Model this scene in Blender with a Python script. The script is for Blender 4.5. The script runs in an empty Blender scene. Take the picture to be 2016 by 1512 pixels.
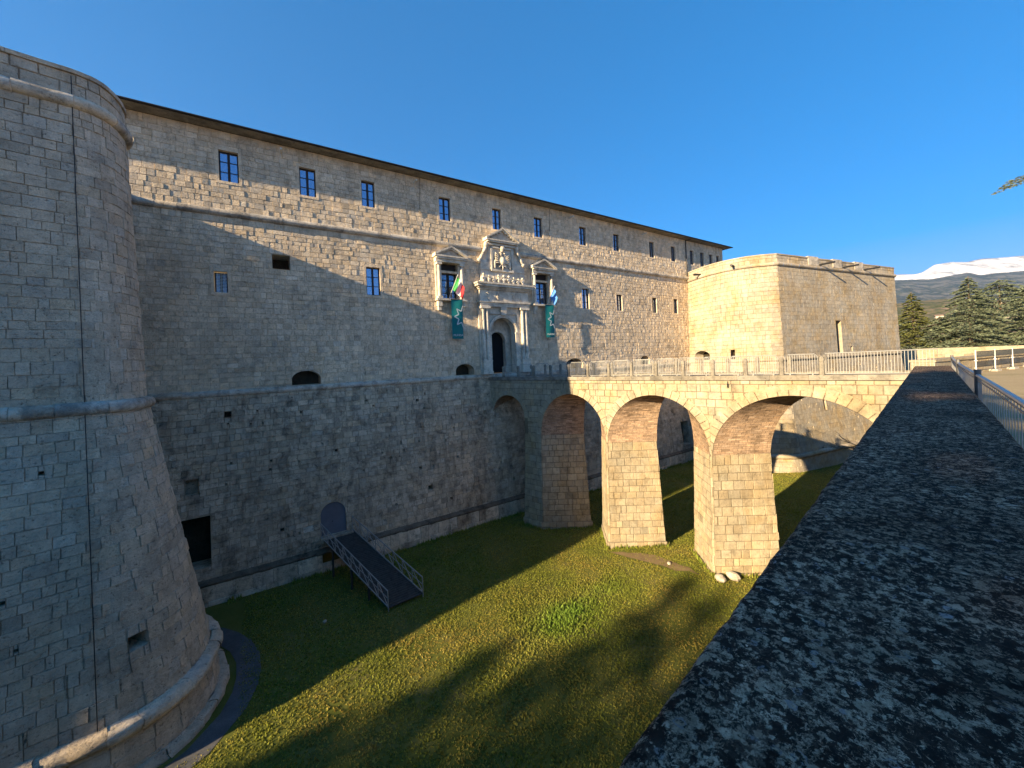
import bpy, math, random
import numpy as np
from mathutils import Vector, Matrix, noise as mnoise
R = math.radians
scene = bpy.context.scene
COL = scene.collection
# ------------------------------------------------------------------ camera
cam_d = bpy.data.cameras.new('camera')
cam = bpy.data.objects.new('camera', cam_d); COL.objects.link(cam)
cam_d.sensor_width = 36; cam_d.lens = 757/2016*36
cam_d.shift_y = -44/2016
cam_d.clip_start = 0.05; cam_d.clip_end = 30000
ra = 0.042
r_ = Vector((math.cos(ra), 0, -math.sin(ra))); u_ = Vector((math.sin(ra), 0, math.cos(ra))); b_ = Vector((0, -1, 0))
cam.matrix_world = Matrix(((r_.x, u_.x, b_.x, 0), (r_.y, u_.y, b_.y, 0), (r_.z, u_.z, b_.z, 0), (0, 0, 0, 1)))
scene.camera = cam
# ------------------------------------------------------------------ sky and sun
SUN_AZ, SUN_EL = R(230.2), R(18.5)          # azimuth clockwise from +Y
w = bpy.data.worlds.new('World'); scene.world = w; w.use_nodes = True
nt = w.node_tree
sky = nt.nodes.new('ShaderNodeTexSky'); sky.sky_type = 'NISHITA'; sky.sun_disc = False
sky.sun_elevation = SUN_EL; sky.sun_rotation = SUN_AZ
sky.air_density = .6; sky.dust_density = 0; sky.ozone_density = 3.0; sky.altitude = 700
bg = nt.nodes['Background']; bg.inputs[1].default_value = 0.108
hs = nt.nodes.new('ShaderNodeHueSaturation'); hs.inputs['Saturation'].default_value = 1.36
gm = nt.nodes.new('ShaderNodeGamma'); gm.inputs[1].default_value = .55     # clear, even winter air
tn_ = nt.nodes.new('ShaderNodeMix'); tn_.data_type = 'RGBA'; tn_.blend_type = 'MULTIPLY'; tn_.inputs[0].default_value = 1
tn_.inputs[7].default_value = (.63, .79, 1.17, 1)
nt.links.new(sky.outputs[0], hs.inputs['Color']); nt.links.new(hs.outputs[0], gm.inputs[0]); nt.links.new(gm.outputs[0], tn_.inputs[6]); nt.links.new(tn_.outputs[2], bg.inputs[0])
sd = bpy.data.lights.new('sun', 'SUN'); sd.energy = 5.0; sd.angle = R(0.53); sd.color = (1.0, 0.77, 0.46)
so = bpy.data.objects.new('sun', sd); COL.objects.link(so)
sv = Vector((math.sin(SUN_AZ)*math.cos(SUN_EL), math.cos(SUN_AZ)*math.cos(SUN_EL), math.sin(SUN_EL)))
so.rotation_euler = sv.to_track_quat('Z', 'Y').to_euler(); so.location = sv*60
vs = scene.view_settings; vs.view_transform = 'Standard'; vs.look = 'None'; vs.exposure = 1.9; vs.gamma = 1
vs.use_curve_mapping = False

# ------------------------------------------------------------------ helpers
class MB:
    def __init__(s): s.v = []; s.f = []; s.c = []
    def add(s, vs_, fs, tone=(1, 1, 1)):
        o = len(s.v); s.v.extend(vs_); s.f.extend([tuple(o+i for i in f) for f in fs])
        if isinstance(tone[0], (tuple, list)): s.c.extend(tone)
        else: s.c.extend([tone]*len(vs_))
        return s
    def box(s, x0, x1, y0, y1, z0, z1, tone=(1, 1, 1)):
        return s.add([(x0,y0,z0),(x1,y0,z0),(x1,y1,z0),(x0,y1,z0),(x0,y0,z1),(x1,y0,z1),(x1,y1,z1),(x0,y1,z1)],
              [(0,3,2,1),(4,5,6,7),(0,1,5,4),(1,2,6,5),(2,3,7,6),(3,0,4,7)], tone)
    def prism(s, poly, f0, f1, tone=(1, 1, 1)):      # poly of 2D points; f0, f1 map a point to 3D
        n = len(poly)
        vs_ = [f0(*p) for p in poly]+[f1(*p) for p in poly]
        fs = [tuple(range(n)), tuple(range(2*n-1, n-1, -1))]+[(i, (i+1) % n, n+(i+1) % n, n+i) for i in range(n)]
        return s.add(vs_, fs, tone)
    def tube(s, pts, r, n=8, tone=(1, 1, 1), closed=False):
        pts = [Vector(p) for p in pts]; m = len(pts); vs_ = []; fs = []
        for i, p in enumerate(pts):
            d = (pts[min(i+1, m-1)]-pts[max(i-1, 0)]).normalized()
            a = Vector((0, 0, 1)) if abs(d.z) < .9 else Vector((1, 0, 0))
            e1 = d.cross(a).normalized(); e2 = d.cross(e1)
            rr = r[i] if isinstance(r, (list, tuple)) else r
            for k in range(n):
                t = 2*math.pi*k/n
                vs_.append(tuple(p+e1*math.cos(t)*rr+e2*math.sin(t)*rr))
        for i in range(m-1):
            for k in range(n):
                fs.append((i*n+k, i*n+(k+1) % n, (i+1)*n+(k+1) % n, (i+1)*n+k))
        fs += [tuple(range(n-1, -1, -1)), tuple((m-1)*n+k for k in range(n))]
        return s.add(vs_, fs, tone)
    def sweep(s, path, prof, tone=(1, 1, 1)):         # path: list of functions (d,z)->3D ; prof list of (d,z)
        n = len(prof); vs_ = [f(*p) for f in path for p in prof]; fs = []
        for i in range(len(path)-1):
            for k in range(n-1):
                fs.append((i*n+k, (i+1)*n+k, (i+1)*n+k+1, i*n+k+1))
        return s.add(vs_, fs, tone)
    def ball(s, c, r, n=8, m=6, tone=(1, 1, 1)):
        rx, ry, rz = r if isinstance(r, (tuple, list)) else (r, r, r)
        vs_ = []; fs = []
        for i in range(m+1):
            th = math.pi*i/m
            for k in range(n):
                ph = 2*math.pi*k/n
                vs_.append((c[0]+rx*math.sin(th)*math.cos(ph), c[1]+ry*math.sin(th)*math.sin(ph), c[2]+rz*math.cos(th)))
        for i in range(m):
            for k in range(n):
                fs.append((i*n+k, i*n+(k+1) % n, (i+1)*n+(k+1) % n, (i+1)*n+k))
        return s.add(vs_, fs, tone)
    def build(s, name, mat, parent=None, smooth=False):
        me = bpy.data.meshes.new(name)
        V = np.array(s.v, dtype=np.float32).reshape(-1, 3)
        if parent is not None and 'org' in EXTRA.get(parent.name, {}): V = V-np.array(EXTRA[parent.name]['org'], dtype=np.float32)
        lens = np.fromiter((len(f) for f in s.f), dtype=np.int32)
        idx = np.fromiter((i for f in s.f for i in f), dtype=np.int32)
        me.vertices.add(len(V)); me.vertices.foreach_set('co', V.ravel())
        me.loops.add(len(idx)); me.loops.foreach_set('vertex_index', idx)
        me.polygons.add(len(lens))
        st = np.zeros(len(lens), dtype=np.int32); st[1:] = np.cumsum(lens)[:-1]
        me.polygons.foreach_set('loop_start', st)
        try: me.polygons.foreach_set('loop_total', lens)
        except Exception: pass
        me.update(calc_edges=True)
        at = me.color_attributes.new('tone', 'FLOAT_COLOR', 'POINT')
        C = np.ones((len(V), 4), dtype=np.float32); C[:, :3] = np.array(s.c, dtype=np.float32)
        at.data.foreach_set('color', C.ravel())
        me.polygons.foreach_set('use_smooth', np.full(len(lens), bool(smooth)))
        me.validate()
        me.materials.append(mat)
        o = bpy.data.objects.new(name, me); COL.objects.link(o)
        if parent is not None: o.parent = parent
        return o
EXTRA = {}
def tag(o, label, cat, group=None):
    o['label'] = label; o['category'] = cat
    if group: o['group'] = group
    return o
def thing(name, label, cat, org=(0, 0, 0), frame=(0, 0, 0), rot=0.0, group=None):
    o = bpy.data.objects.new(name, None); COL.objects.link(o); o.empty_display_size = .3
    c, s_ = math.cos(rot), math.sin(rot)
    o.location = (frame[0]+org[0]*c-org[1]*s_, frame[1]+org[0]*s_+org[1]*c, frame[2]+org[2])
    o.rotation_euler = (0, 0, rot); EXTRA[o.name] = {'org': org}
    return tag(o, label, cat, group)
def sub(o): EXTRA[o.name] = EXTRA.get(o.parent.name, {}); return o     # lets a part parent sub-parts in the same frame
def structure(o): o['kind'] = 'structure'; return o
def dup(root, loc, rotz, label, group=None, scale=None):
    r = root.copy(); COL.objects.link(r); r.location = loc; r.rotation_euler = (0, 0, rotz); r['label'] = label
    if group: r['group'] = group
    if scale: r.scale = (scale,)*3
    for ch in list(root.children):
        c = ch.copy(); COL.objects.link(c); c.parent = r
        for g in list(ch.children):
            d = g.copy(); COL.objects.link(d); d.parent = c
    return r
def lerp(a, b, t): return a+(b-a)*t
def tone_rand(rg, sp=.13):
    k = max(.6, rg.gauss(1, sp*.75)); h = rg.gauss(0, .022)
    return (k*(1+h), k, k*(1-h*1.4))
def cutrect(rects, hole):
    out = []
    a, b, c, d = hole
    for (x0, x1, z0, z1) in rects:
        if b <= x0 or a >= x1 or d <= z0 or c >= z1: out.append((x0, x1, z0, z1)); continue
        if a > x0: out.append((x0, a, z0, z1))
        if b < x1: out.append((b, x1, z0, z1))
        m0, m1 = max(a, x0), min(b, x1)
        if c > z0: out.append((m0, m1, z0, c))
        if d < z1: out.append((m0, m1, d, z1))
    return out
def masonry(mb, a0, a1, z0, z1, fn, holes=(), rowh=(.40, .58), bw=(.45, 1.0), h=(.004, .028), seed=0, joint=.006, bev=.018,
            sp=.09, breaks=(), back=True, zbreaks=(), jit=.008, depth=.5, mort=.78, odd=.05, bo=.015, tilt=.01, wob=0.0):
    rg = random.Random(seed)
    f0 = fn
    def fn(a, z, off):
        k = min(1, max(0, min(z-z0, z1-z)/.8)) if wob else 0
        return f0(a, z+k*wob*mnoise.noise((a*.22, z*.35, seed)), off)
    z = z0
    while z < z1-1e-4:
        hh = rg.uniform(*rowh); zt = z+hh
        if zt > z1-rowh[0]*.6: zt = z1
        a = a0-rg.uniform(0, bw[1]*.6)
        while a < a1-1e-4:
            wd = rg.uniform(*bw)
            if rg.random() < .12: wd *= .6
            b = a+wd
            rects = [(max(a, a0), min(b, a1), z, zt)]
            if rects[0][1]-rects[0][0] > .03:
                for hl in holes:
                    if hl[0] < b and hl[1] > a and hl[2] < zt and hl[3] > z: rects = cutrect(rects, hl[:4])
                tn = tone_rand(rg, sp)
                if rg.random() < odd: kk = rg.choice((.8, .86, 1.12)); tn = tuple(x*kk for x in tn)
                hb = rg.uniform(*h)
                for (x0, x1, y0, y1) in rects:
                    if x1-x0 < .05 or y1-y0 < .05: continue
                    j = joint; e = min(bev, (x1-x0)*.25, (y1-y0)*.25)
                    q = [(x0+j, y0+j), (x1-j, y0+j), (x1-j, y1-j), (x0+j, y1-j)]
                    q = [(p[0]+rg.uniform(-jit, jit)*.6, p[1]+rg.uniform(-jit, jit)*.6) for p in q]
                    cx, cy = (x0+x1)/2, (y0+y1)/2
                    inn = []
                    for p in q:
                        inn.append((p[0]+(e if p[0] < cx else -e)*rg.uniform(.6, 1.3), p[1]+(e if p[1] < cy else -e)*rg.uniform(.6, 1.3)))
                    tl = rg.uniform(-tilt, tilt)
                    vs_ = [fn(p[0], p[1], -bo-.005) for p in q]+[fn(p[0], p[1], hb+tl*(1 if p[0] < cx else -1)) for p in inn]
                    mb.add(vs_, [(0,1,5,4),(1,2,6,5),(2,3,7,6),(3,0,4,7),(4,5,6,7)], tn)
            a = b
        z = zt
    if back:
        ac = sorted({a0, a1, *[min(max(v, a0), a1) for hl in holes for v in hl[:2]], *breaks})
        zc = sorted({z0, z1, *[min(max(v, z0), z1) for hl in holes for v in hl[2:4]], *zbreaks})
        for i in range(len(ac)-1):
            for k in range(len(zc)-1):
                if ac[i+1]-ac[i] < 1e-5 or zc[k+1]-zc[k] < 1e-5: continue
                x, y = (ac[i]+ac[i+1])/2, (zc[k]+zc[k+1])/2
                if any(hl[0] < x < hl[1] and hl[2] < y < hl[3] for hl in holes): continue
                mb.add([fn(ac[i], zc[k], -bo), fn(ac[i+1], zc[k], -bo), fn(ac[i+1], zc[k+1], -bo), fn(ac[i], zc[k+1], -bo)], [(0,1,2,3)], (mort,)*3)
    for hl in holes:
        d = hl[4] if len(hl) > 4 else depth
        if d <= 0: continue
        q = [(hl[0], hl[2]), (hl[1], hl[2]), (hl[1], hl[3]), (hl[0], hl[3])]
        fr = [fn(p[0], p[1], .012) for p in q]; bk = [fn(p[0], p[1], -d) for p in q]
        mb.add(fr+bk, [(0,1,5,4),(1,2,6,5),(2,3,7,6),(3,0,4,7)], (.95, .95, .95))
        if len(hl) > 5 and hl[5]: mb.add(bk, [(0,1,2,3)], (hl[5]*.1,)*3)  # back face painted dark to stand in for the opening's unlit depth

# ------------------------------------------------------------------ materials
def newmat(name):
    m = bpy.data.materials.new(name); m.use_nodes = True
    return m, m.node_tree.nodes, m.node_tree.links, m.node_tree.nodes['Principled BSDF']
def N_(ns, t, **k):
    n = ns.new(t)
    for a, v in k.items(): setattr(n, a, v)
    return n
def noise(ns, ls, co, sc, det=4, rough=.55, dist=0.0):
    n = ns.new('ShaderNodeTexNoise'); n.inputs['Scale'].default_value = sc; n.inputs['Detail'].default_value = det
    n.inputs['Roughness'].default_value = rough; n.inputs['Distortion'].default_value = dist
    ls.new(co, n.inputs['Vector']); return n.outputs['Fac']
def ramp(ns, ls, fac, pts):
    n = ns.new('ShaderNodeValToRGB'); e = n.color_ramp.elements
    while len(e) < len(pts): e.new(.5)
    for i, (p, c) in enumerate(pts):
        e[i].position = p; e[i].color = (*c, 1) if isinstance(c, tuple) else (c, c, c, 1)
    ls.new(fac, n.inputs[0]); return n.outputs[0]
def mix(ns, ls, a, b, fac=1.0, mode='MULTIPLY'):
    n = ns.new('ShaderNodeMix'); n.data_type = 'RGBA'; n.blend_type = mode
    for s_, v in ((0, fac), (6, a), (7, b)):
        if isinstance(v, (int, float)): n.inputs[s_].default_value = v if s_ == 0 else (v, v, v, 1)
        elif isinstance(v, tuple): n.inputs[s_].default_value = (*v, 1)
        else: ls.new(v, n.inputs[s_])
    return n.outputs[2]
def mth(ns, ls, op, a, b=None, c=None):
    n = ns.new('ShaderNodeMath'); n.operation = op
    for i, v in enumerate((a, b, c)):
        if v is None: continue
        if isinstance(v, (int, float)): n.inputs[i].default_value = v
        else: ls.new(v, n.inputs[i])
    return n.outputs[0]
def bump(ns, ls, h, dist, strength, prev=None):
    n = ns.new('ShaderNodeBump'); n.inputs['Distance'].default_value = dist; n.inputs['Strength'].default_value = strength
    ls.new(h, n.inputs['Height'])
    if prev is not None: ls.new(prev, n.inputs['Normal'])
    return n.outputs[0]
def vscale(ns, ls, co, sc):
    n = ns.new('ShaderNodeMapping'); n.inputs['Scale'].default_value = sc; ls.new(co, n.inputs['Vector']); return n.outputs[0]
def stone(name, base, dirt=(.45, .62), dirtc=.45, pits=.6, bmp=.6, streak=0.0, streakc=(.25, .25, .27), warm=None, roughsc=9):
    m, ns, ls, b = newmat(name)
    co = ns.new('ShaderNodeTexCoord').outputs['Object']
    at = N_(ns, 'ShaderNodeAttribute', attribute_name='tone')
    c = mix(ns, ls, base, at.outputs['Color'])
    big = noise(ns, ls, co, .22, 5, .6)
    c = mix(ns, ls, c, ramp(ns, ls, big, [(.3, .86), (.7, 1.14)]))
    if warm:
        wn = noise(ns, ls, co, .5, 4, .6)
        c = mix(ns, ls, c, warm, ramp(ns, ls, wn, [(.45, 0.), (.72, 1.)]))
    md = noise(ns, ls, co, 2.3, 6, .68)
    c = mix(ns, ls, c, ramp(ns, ls, md, [(.28, .78), (.62, 1.14)]))
    dn = noise(ns, ls, co, 1.1, 8, .72, .4)
    c = mix(ns, ls, c, (dirtc, dirtc, dirtc*1.02), ramp(ns, ls, dn, [(dirt[0], 0.), (dirt[1], 1.)]))
    if streak > 0:
        sn = noise(ns, ls, vscale(ns, ls, co, (1.6, 1.6, .16)), 1.0, 7, .7)
        c = mix(ns, ls, c, streakc, mth(ns, ls, 'MULTIPLY', ramp(ns, ls, sn, [(.5, 0.), (.68, 1.)]), streak))
    pn = noise(ns, ls, co, roughsc, 6, .7)
    c = mix(ns, ls, c, (1-pits,)*3, ramp(ns, ls, pn, [(.30, 1.), (.42, 0.)]))
    ch = noise(ns, ls, vscale(ns, ls, co, (4.5, 4.5, 13)), 1.0, 7, .72, .6)
    chm = ramp(ns, ls, ch, [(.33, 1.), (.41, 0.)])
    c = mix(ns, ls, c, (.42, .41, .42), mth(ns, ls, 'MULTIPLY', chm, pits))
    fn_ = noise(ns, ls, co, 45, 4, .6)
    c = mix(ns, ls, c, ramp(ns, ls, fn_, [(.3, .88), (.7, 1.1)]))
    ls.new(c, b.inputs['Base Color'])
    b.inputs['Roughness'].default_value = .92; b.inputs['Specular IOR Level'].default_value = .15
    n1 = bump(ns, ls, ramp(ns, ls, pn, [(.25, 0.), (.6, 1.)]), .03, bmp)
    n1 = bump(ns, ls, ch, .05, bmp*.8, n1)
    n2 = bump(ns, ls, fn_, .008, bmp, n1)
    ls.new(n2, b.inputs['Normal'])
    return m
def plain(name, col, rough=.6, metal=0.0, var=.15, sc=6, spec=.3, bmp=0.0):
    m, ns, ls, b = newmat(name)
    co = ns.new('ShaderNodeTexCoord').outputs['Object']
    n = noise(ns, ls, co, sc, 5, .6)
    c = mix(ns, ls, col, ramp(ns, ls, n, [(.3, 1-var), (.7, 1+var)]))
    ls.new(c, b.inputs['Base Color']); b.inputs['Roughness'].default_value = rough
    b.inputs['Metallic'].default_value = metal; b.inputs['Specular IOR Level'].default_value = spec
    if bmp: ls.new(bump(ns, ls, n, .01, bmp), b.inputs['Normal'])
    return m
M = {}
M['curtain'] = stone('castle_stone', (.67, .55, .405), dirt=(.5, .68), dirtc=.62, pits=.6, bmp=1.0, streak=.35, streakc=(.55, .53, .5))
M['lower'] = stone('weathered_castle_stone', (.53, .43, .315), dirt=(.49, .66), dirtc=.42, pits=.75, bmp=1.0, streak=.6, streakc=(.3, .3, .31), roughsc=6)
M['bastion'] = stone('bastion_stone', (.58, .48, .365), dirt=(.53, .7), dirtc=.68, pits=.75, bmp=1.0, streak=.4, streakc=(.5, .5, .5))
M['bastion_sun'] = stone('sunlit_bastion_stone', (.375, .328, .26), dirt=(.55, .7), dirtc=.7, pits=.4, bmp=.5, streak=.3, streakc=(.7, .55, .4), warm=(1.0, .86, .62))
M['pier'] = stone('bridge_stone', (.36, .308, .225), dirt=(.52, .68), dirtc=.65, pits=.5, bmp=.6, streak=.35, streakc=(.7, .6, .5), warm=(1.0, .9, .72))
M['brick'] = stone('vault_brick', (.38, .27, .19), dirt=(.5, .65), dirtc=.6, bmp=.6)
M['marble'] = stone('portal_limestone', (.62, .56, .465), dirt=(.5, .64), dirtc=.6, pits=.35, bmp=.35, streak=.5, streakc=(.55, .52, .5))
M['cordon'] = stone('cordon_stone', (.50, .445, .37), dirt=(.45, .6), dirtc=.5, bmp=.6)
M['kerb'] = stone('kerb_stone', (.25, .225, .185), dirt=(.45, .6), dirtc=.6, bmp=.5)
M['frame'] = plain('dark_window_wood', (.028, .016, .013), .5)
M['iron'] = plain('dark_iron', (.03, .03, .033), .5, .4)
M['steel'] = plain('galvanised_steel', (.32, .315, .30), .5, .25, .15, 14)
M['railsteel'] = plain('railing_grey_paint', (.11, .112, .115), .45, .3, .2, 9)
M['handsteel'] = plain('worn_handrail_steel', (.34, .345, .35), .4, .4, .15, 9)
M['roof'] = plain('dark_roof_edge', (.022, .02, .02), .8, 0, .3)
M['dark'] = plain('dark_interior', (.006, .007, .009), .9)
M['wood'] = plain('weathered_planks', (.05, .045, .042), .85, 0, .4, 5, bmp=.4)
M['white'] = plain('white_enamel', (.6, .585, .55), .5, 0, .08)
M['plaster'] = plain('grey_door_paint', (.115, .12, .145), .7, 0, .15, 1.5)
M['teal'] = plain('teal_banner_cloth', (.005, .155, .165), .8, 0, .1, 1.2)
M['bwhite'] = plain('banner_white', (.55, .6, .6), .8)
M['fgreen'] = plain('flag_green', (.06, .36, .09), .8); M['fred'] = plain('flag_red', (.55, .03, .04), .8)
M['fwhite'] = plain('flag_white', (.78, .78, .78), .8); M['fblue'] = plain('flag_blue', (.08, .24, .62), .8)
M['bark'] = plain('tree_bark', (.13, .095, .065), .9, 0, .35, 8, bmp=.6)
M['hw'] = plain('pale_house_plaster', (.5, .44, .34), .9); M['tile'] = plain('roof_tiles', (.22, .15, .11), .9)
M['net'] = plain('dark_fence_net', (.05, .055, .06), .8)
def glass():
    m, ns, ls, b = newmat('window_glass')
    b.inputs['Base Color'].default_value = (.34, .42, .58, 1); b.inputs['Metallic'].default_value = .85
    b.inputs['Roughness'].default_value = .04
    co = ns.new('ShaderNodeTexCoord').outputs['Object']
    ls.new(bump(ns, ls, noise(ns, ls, co, 1.3, 2), .02, .15), b.inputs['Normal'])
    return m
M['glass'] = glass()
def leafmat(name, c1, c2, sc=.8, trans=.3):
    m, ns, ls, b = newmat(name)
    co = ns.new('ShaderNodeTexCoord').outputs['Object']
    at = N_(ns, 'ShaderNodeAttribute', attribute_name='tone')
    n = noise(ns, ls, co, sc, 4, .6)
    c = mix(ns, ls, ramp(ns, ls, n, [(.3, c1), (.7, c2)]), at.outputs['Color'])
    ls.new(c, b.inputs['Base Color']); b.inputs['Roughness'].default_value = .7; b.inputs['Specular IOR Level'].default_value = .2
    tr = ns.new('ShaderNodeBsdfTranslucent'); ls.new(c, tr.inputs['Color']); ad = ns.new('ShaderNodeMixShader'); ad.inputs[0].default_value = trans
    ls.new(b.outputs[0], ad.inputs[1]); ls.new(tr.outputs[0], ad.inputs[2]); ls.new(ad.outputs[0], ns['Material Output'].inputs['Surface'])
    return m
M['cedar'] = leafmat('cedar_needles', (.145, .18, .115), (.205, .235, .16))
M['pine'] = leafmat('spruce_needles', (.10, .12, .035), (.16, .16, .055))
def lichen():
    m, ns, ls, b = newmat('lichen_covered_stone')
    co = vscale(ns, ls, ns.new('ShaderNodeTexCoord').outputs['Object'], (1.4, 1.4, 1.4))
    # warp the coordinates so patches have frayed edges
    wn = ns.new('ShaderNodeTexNoise'); wn.inputs['Scale'].default_value = 38; wn.inputs['Detail'].default_value = 5; ls.new(co, wn.inputs['Vector'])
    wv = N_(ns, 'ShaderNodeVectorMath', operation='MULTIPLY_ADD'); ls.new(wn.outputs['Color'], wv.inputs[0])
    wv.inputs[1].default_value = (.035, .035, .035); ls.new(co, wv.inputs[2]); wc = wv.outputs[0]
    bn = noise(ns, ls, co, 7, 6, .7)
    c = ramp(ns, ls, bn, [(.3, (.012, .010, .008)), (.55, (.026, .021, .017)), (.75, (.06, .048, .038))])
    hgt = mth(ns, ls, 'MULTIPLY', bn, .3)
    cl = ramp(ns, ls, noise(ns, ls, co, 2.1, 5, .65), [(.36, 0.), (.62, 1.)])
    def layer(c, hgt, sc, rmin, rmax, prob, cols, soft, ring=False, cluster=True, grain=60):
        v = ns.new('ShaderNodeTexVoronoi'); v.inputs['Scale'].default_value = sc; v.inputs['Randomness'].default_value = 1
        ls.new(wc, v.inputs['Vector'])
        sp = ns.new('ShaderNodeSeparateColor'); ls.new(v.outputs['Color'], sp.inputs[0])
        rad = mth(ns, ls, 'MULTIPLY_ADD', sp.outputs[0], rmax-rmin, rmin)
        d = mth(ns, ls, 'SUBTRACT', rad, v.outputs['Distance'])
        mk = ns.new('ShaderNodeMapRange'); mk.interpolation_type = 'SMOOTHSTEP'; ls.new(d, mk.inputs[0])
        mk.inputs[1].default_value = 0; mk.inputs[2].default_value = soft
        mk = mk.outputs[0]
        if ring:
            inner = ns.new('ShaderNodeMapRange'); ls.new(d, inner.inputs[0]); inner.inputs[1].default_value = .10; inner.inputs[2].default_value = .17
            mk = mth(ns, ls, 'MULTIPLY', mk, mth(ns, ls, 'SUBTRACT', 1.0, inner.outputs[0]))
        ok = mth(ns, ls, 'LESS_THAN', sp.outputs[1], prob)
        if cluster: ok = mth(ns, ls, 'MULTIPLY', ok, mth(ns, ls, 'GREATER_THAN', cl, mth(ns, ls, 'MULTIPLY', sp.outputs[2], .8)))
        mk = mth(ns, ls, 'MULTIPLY', mk, ok)
        gr = noise(ns, ls, co, grain, 5, .75)
        mk2 = mth(ns, ls, 'MULTIPLY', mk, ramp(ns, ls, gr, [(.34, .15), (.5, 1.)]))
        lc = ramp(ns, ls, sp.outputs[2], cols)
        lc = mix(ns, ls, lc, ramp(ns, ls, gr, [(.3, .7), (.7, 1.2)]))
        return mix(ns, ls, c, lc, mk2, 'MIX'), mth(ns, ls, 'ADD', hgt, mth(ns, ls, 'MULTIPLY', mk2, .5))
    G = [(.0, (.27, .22, .155)), (.35, (.38, .32, .23)), (.6, (.21, .16, .11)), (.85, (.50, .435, .33)), (1., (.31, .27, .185))]
    def crust(c, hgt, sc, lo, hi, col, grain, off):
        k = noise(ns, ls, vscale(ns, ls, co, (1, 1, 1)) if not off else wc, sc, 12, .78, .5)
        mk = ramp(ns, ls, k, [(lo, 0.), (hi, 1.)])
        gr = noise(ns, ls, co, grain, 6, .8)
        mk = mth(ns, ls, 'MULTIPLY', mk, ramp(ns, ls, gr, [(.40, .1), (.5, 1.)]))
        return mix(ns, ls, c, mix(ns, ls, col, ramp(ns, ls, gr, [(.3, .65), (.7, 1.3)])), mk, 'MIX'), mth(ns, ls, 'ADD', hgt, mth(ns, ls, 'MULTIPLY', mk, .35))
    c, hgt = crust(c, hgt, 3.2, .50, .62, (.085, .07, .054), 70, 0)
    c, hgt = crust(c, hgt, 10.5, .52, .555, (.30, .25, .18), 85, 1)
    c, hgt = crust(c, hgt, 21, .535, .56, (.42, .355, .26), 110, 1)
    c, hgt = layer(c, hgt, 14, .2, .6, .55, G, .06, grain=75)
    c, hgt = layer(c, hgt, 27, .2, .56, .55, G, .07, grain=95)
    c, hgt = layer(c, hgt, 12, .2, .38, .10, [(0., (.22, .225, .21)), (1., (.30, .31, .31))], .10, cluster=False, grain=90)
    c, hgt = layer(c, hgt, 15, .3, .45, .16, [(0., (.17, .17, .16)), (1., (.24, .245, .24))], .05, ring=True, cluster=False)
    c, hgt = layer(c, hgt, 55, .2, .5, .4, G, .15)
    # some dark growth back over the crusts
    c = mix(ns, ls, c, (.014, .0125, .0115), ramp(ns, ls, noise(ns, ls, wc, 14, 10, .78), [(.515, 0.), (.55, .95)]), 'MIX')
    c = mix(ns, ls, c, (1.22, 1.0, .93))
    c = mix(ns, ls, c, ramp(ns, ls, noise(ns, ls, co, 1.3, 6, .7), [(.36, .55), (.62, 1.3)]))
    ls.new(c, b.inputs['Base Color']); b.inputs['Roughness'].default_value = .95; b.inputs['Specular IOR Level'].default_value = .08
    n1 = bump(ns, ls, hgt, .008, .6)
    ls.new(bump(ns, ls, noise(ns, ls, co, 120, 4, .7), .003, .6, n1), b.inputs['Normal'])
    return m
M['lichen'] = lichen()
def soil(name, cols, sc, bsc=30, b_=.4):
    m, ns, ls, b = newmat(name)
    co = ns.new('ShaderNodeTexCoord').outputs['Object']
    n = noise(ns, ls, co, sc, 8, .7)
    c = ramp(ns, ls, n, cols)
    f = noise(ns, ls, co, bsc, 5, .7)
    c = mix(ns, ls, c, ramp(ns, ls, f, [(.3, .7), (.7, 1.25)]))
    ls.new(c, b.inputs['Base Color']); b.inputs['Roughness'].default_value = .95; b.inputs['Specular IOR Level'].default_value = .1
    ls.new(bump(ns, ls, f, .03, b_), b.inputs['Normal'])
    return m
M['park'] = soil('sandy_ground', [(.35, (.30, .23, .135)), (.55, (.36, .285, .17)), (.7, (.25, .21, .11))], .25)
M['path'] = soil('grey_path', [(.35, (.075, .075, .08)), (.65, (.12, .12, .125))], 1.2)
M['turfsoil'] = soil('turf_soil', [(.35, (.08, .095, .018)), (.55, (.115, .12, .028)), (.72, (.15, .13, .05))], .5)
M['grass'] = leafmat('grass_blades', (.19, .235, .03), (.295, .28, .055), .35, .4)

# ================================================================== GROUND
FZ = R(33.3)                                    # castle frame: x along curtain, y into the castle
fc, fs = math.cos(FZ), math.sin(FZ)
def F2W(u, y): return (u*fc-y*fs, u*fs+y*fc)
BZ = R(-41.0); BO = (-2.14, 34.1)               # bridge frame: x along bridge to the park, y to its back
bc, bs = math.cos(BZ), math.sin(BZ)
def B2W(s, t): return (BO[0]+s*bc-t*bs, BO[1]+s*bs+t*bc)
PZ = R(42.5); pc, ps = math.cos(PZ), math.sin(PZ)   # parapet frame: x along, y to the moat
def P2W(s, q): return (s*pc-q*ps, s*ps+q*pc)
PG = -1.65
p3x, p3y = B2W(18.2, 1.5)
def floor_z(x, y):
    d = math.hypot(x-p3x, y-p3y)
    z = -13.2+.45*math.exp(-(d/4.5)**2)
    z += .10*mnoise.noise((x*.18, y*.18, 1.3))+.04*mnoise.noise((x*.7, y*.7, 5.3))
    return z
mb = MB(); nx = 150
xs = np.linspace(-75, 100, nx); ys = np.linspace(-50, 110, nx)
mb.add([(float(x), float(y), floor_z(x, y)) for x in xs for y in ys],
       [(i*nx+k, (i+1)*nx+k, (i+1)*nx+k+1, i*nx+k+1) for i in range(nx-1) for k in range(nx-1)])
structure(mb.build('moat_floor', M['turfsoil'], smooth=True))
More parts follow.
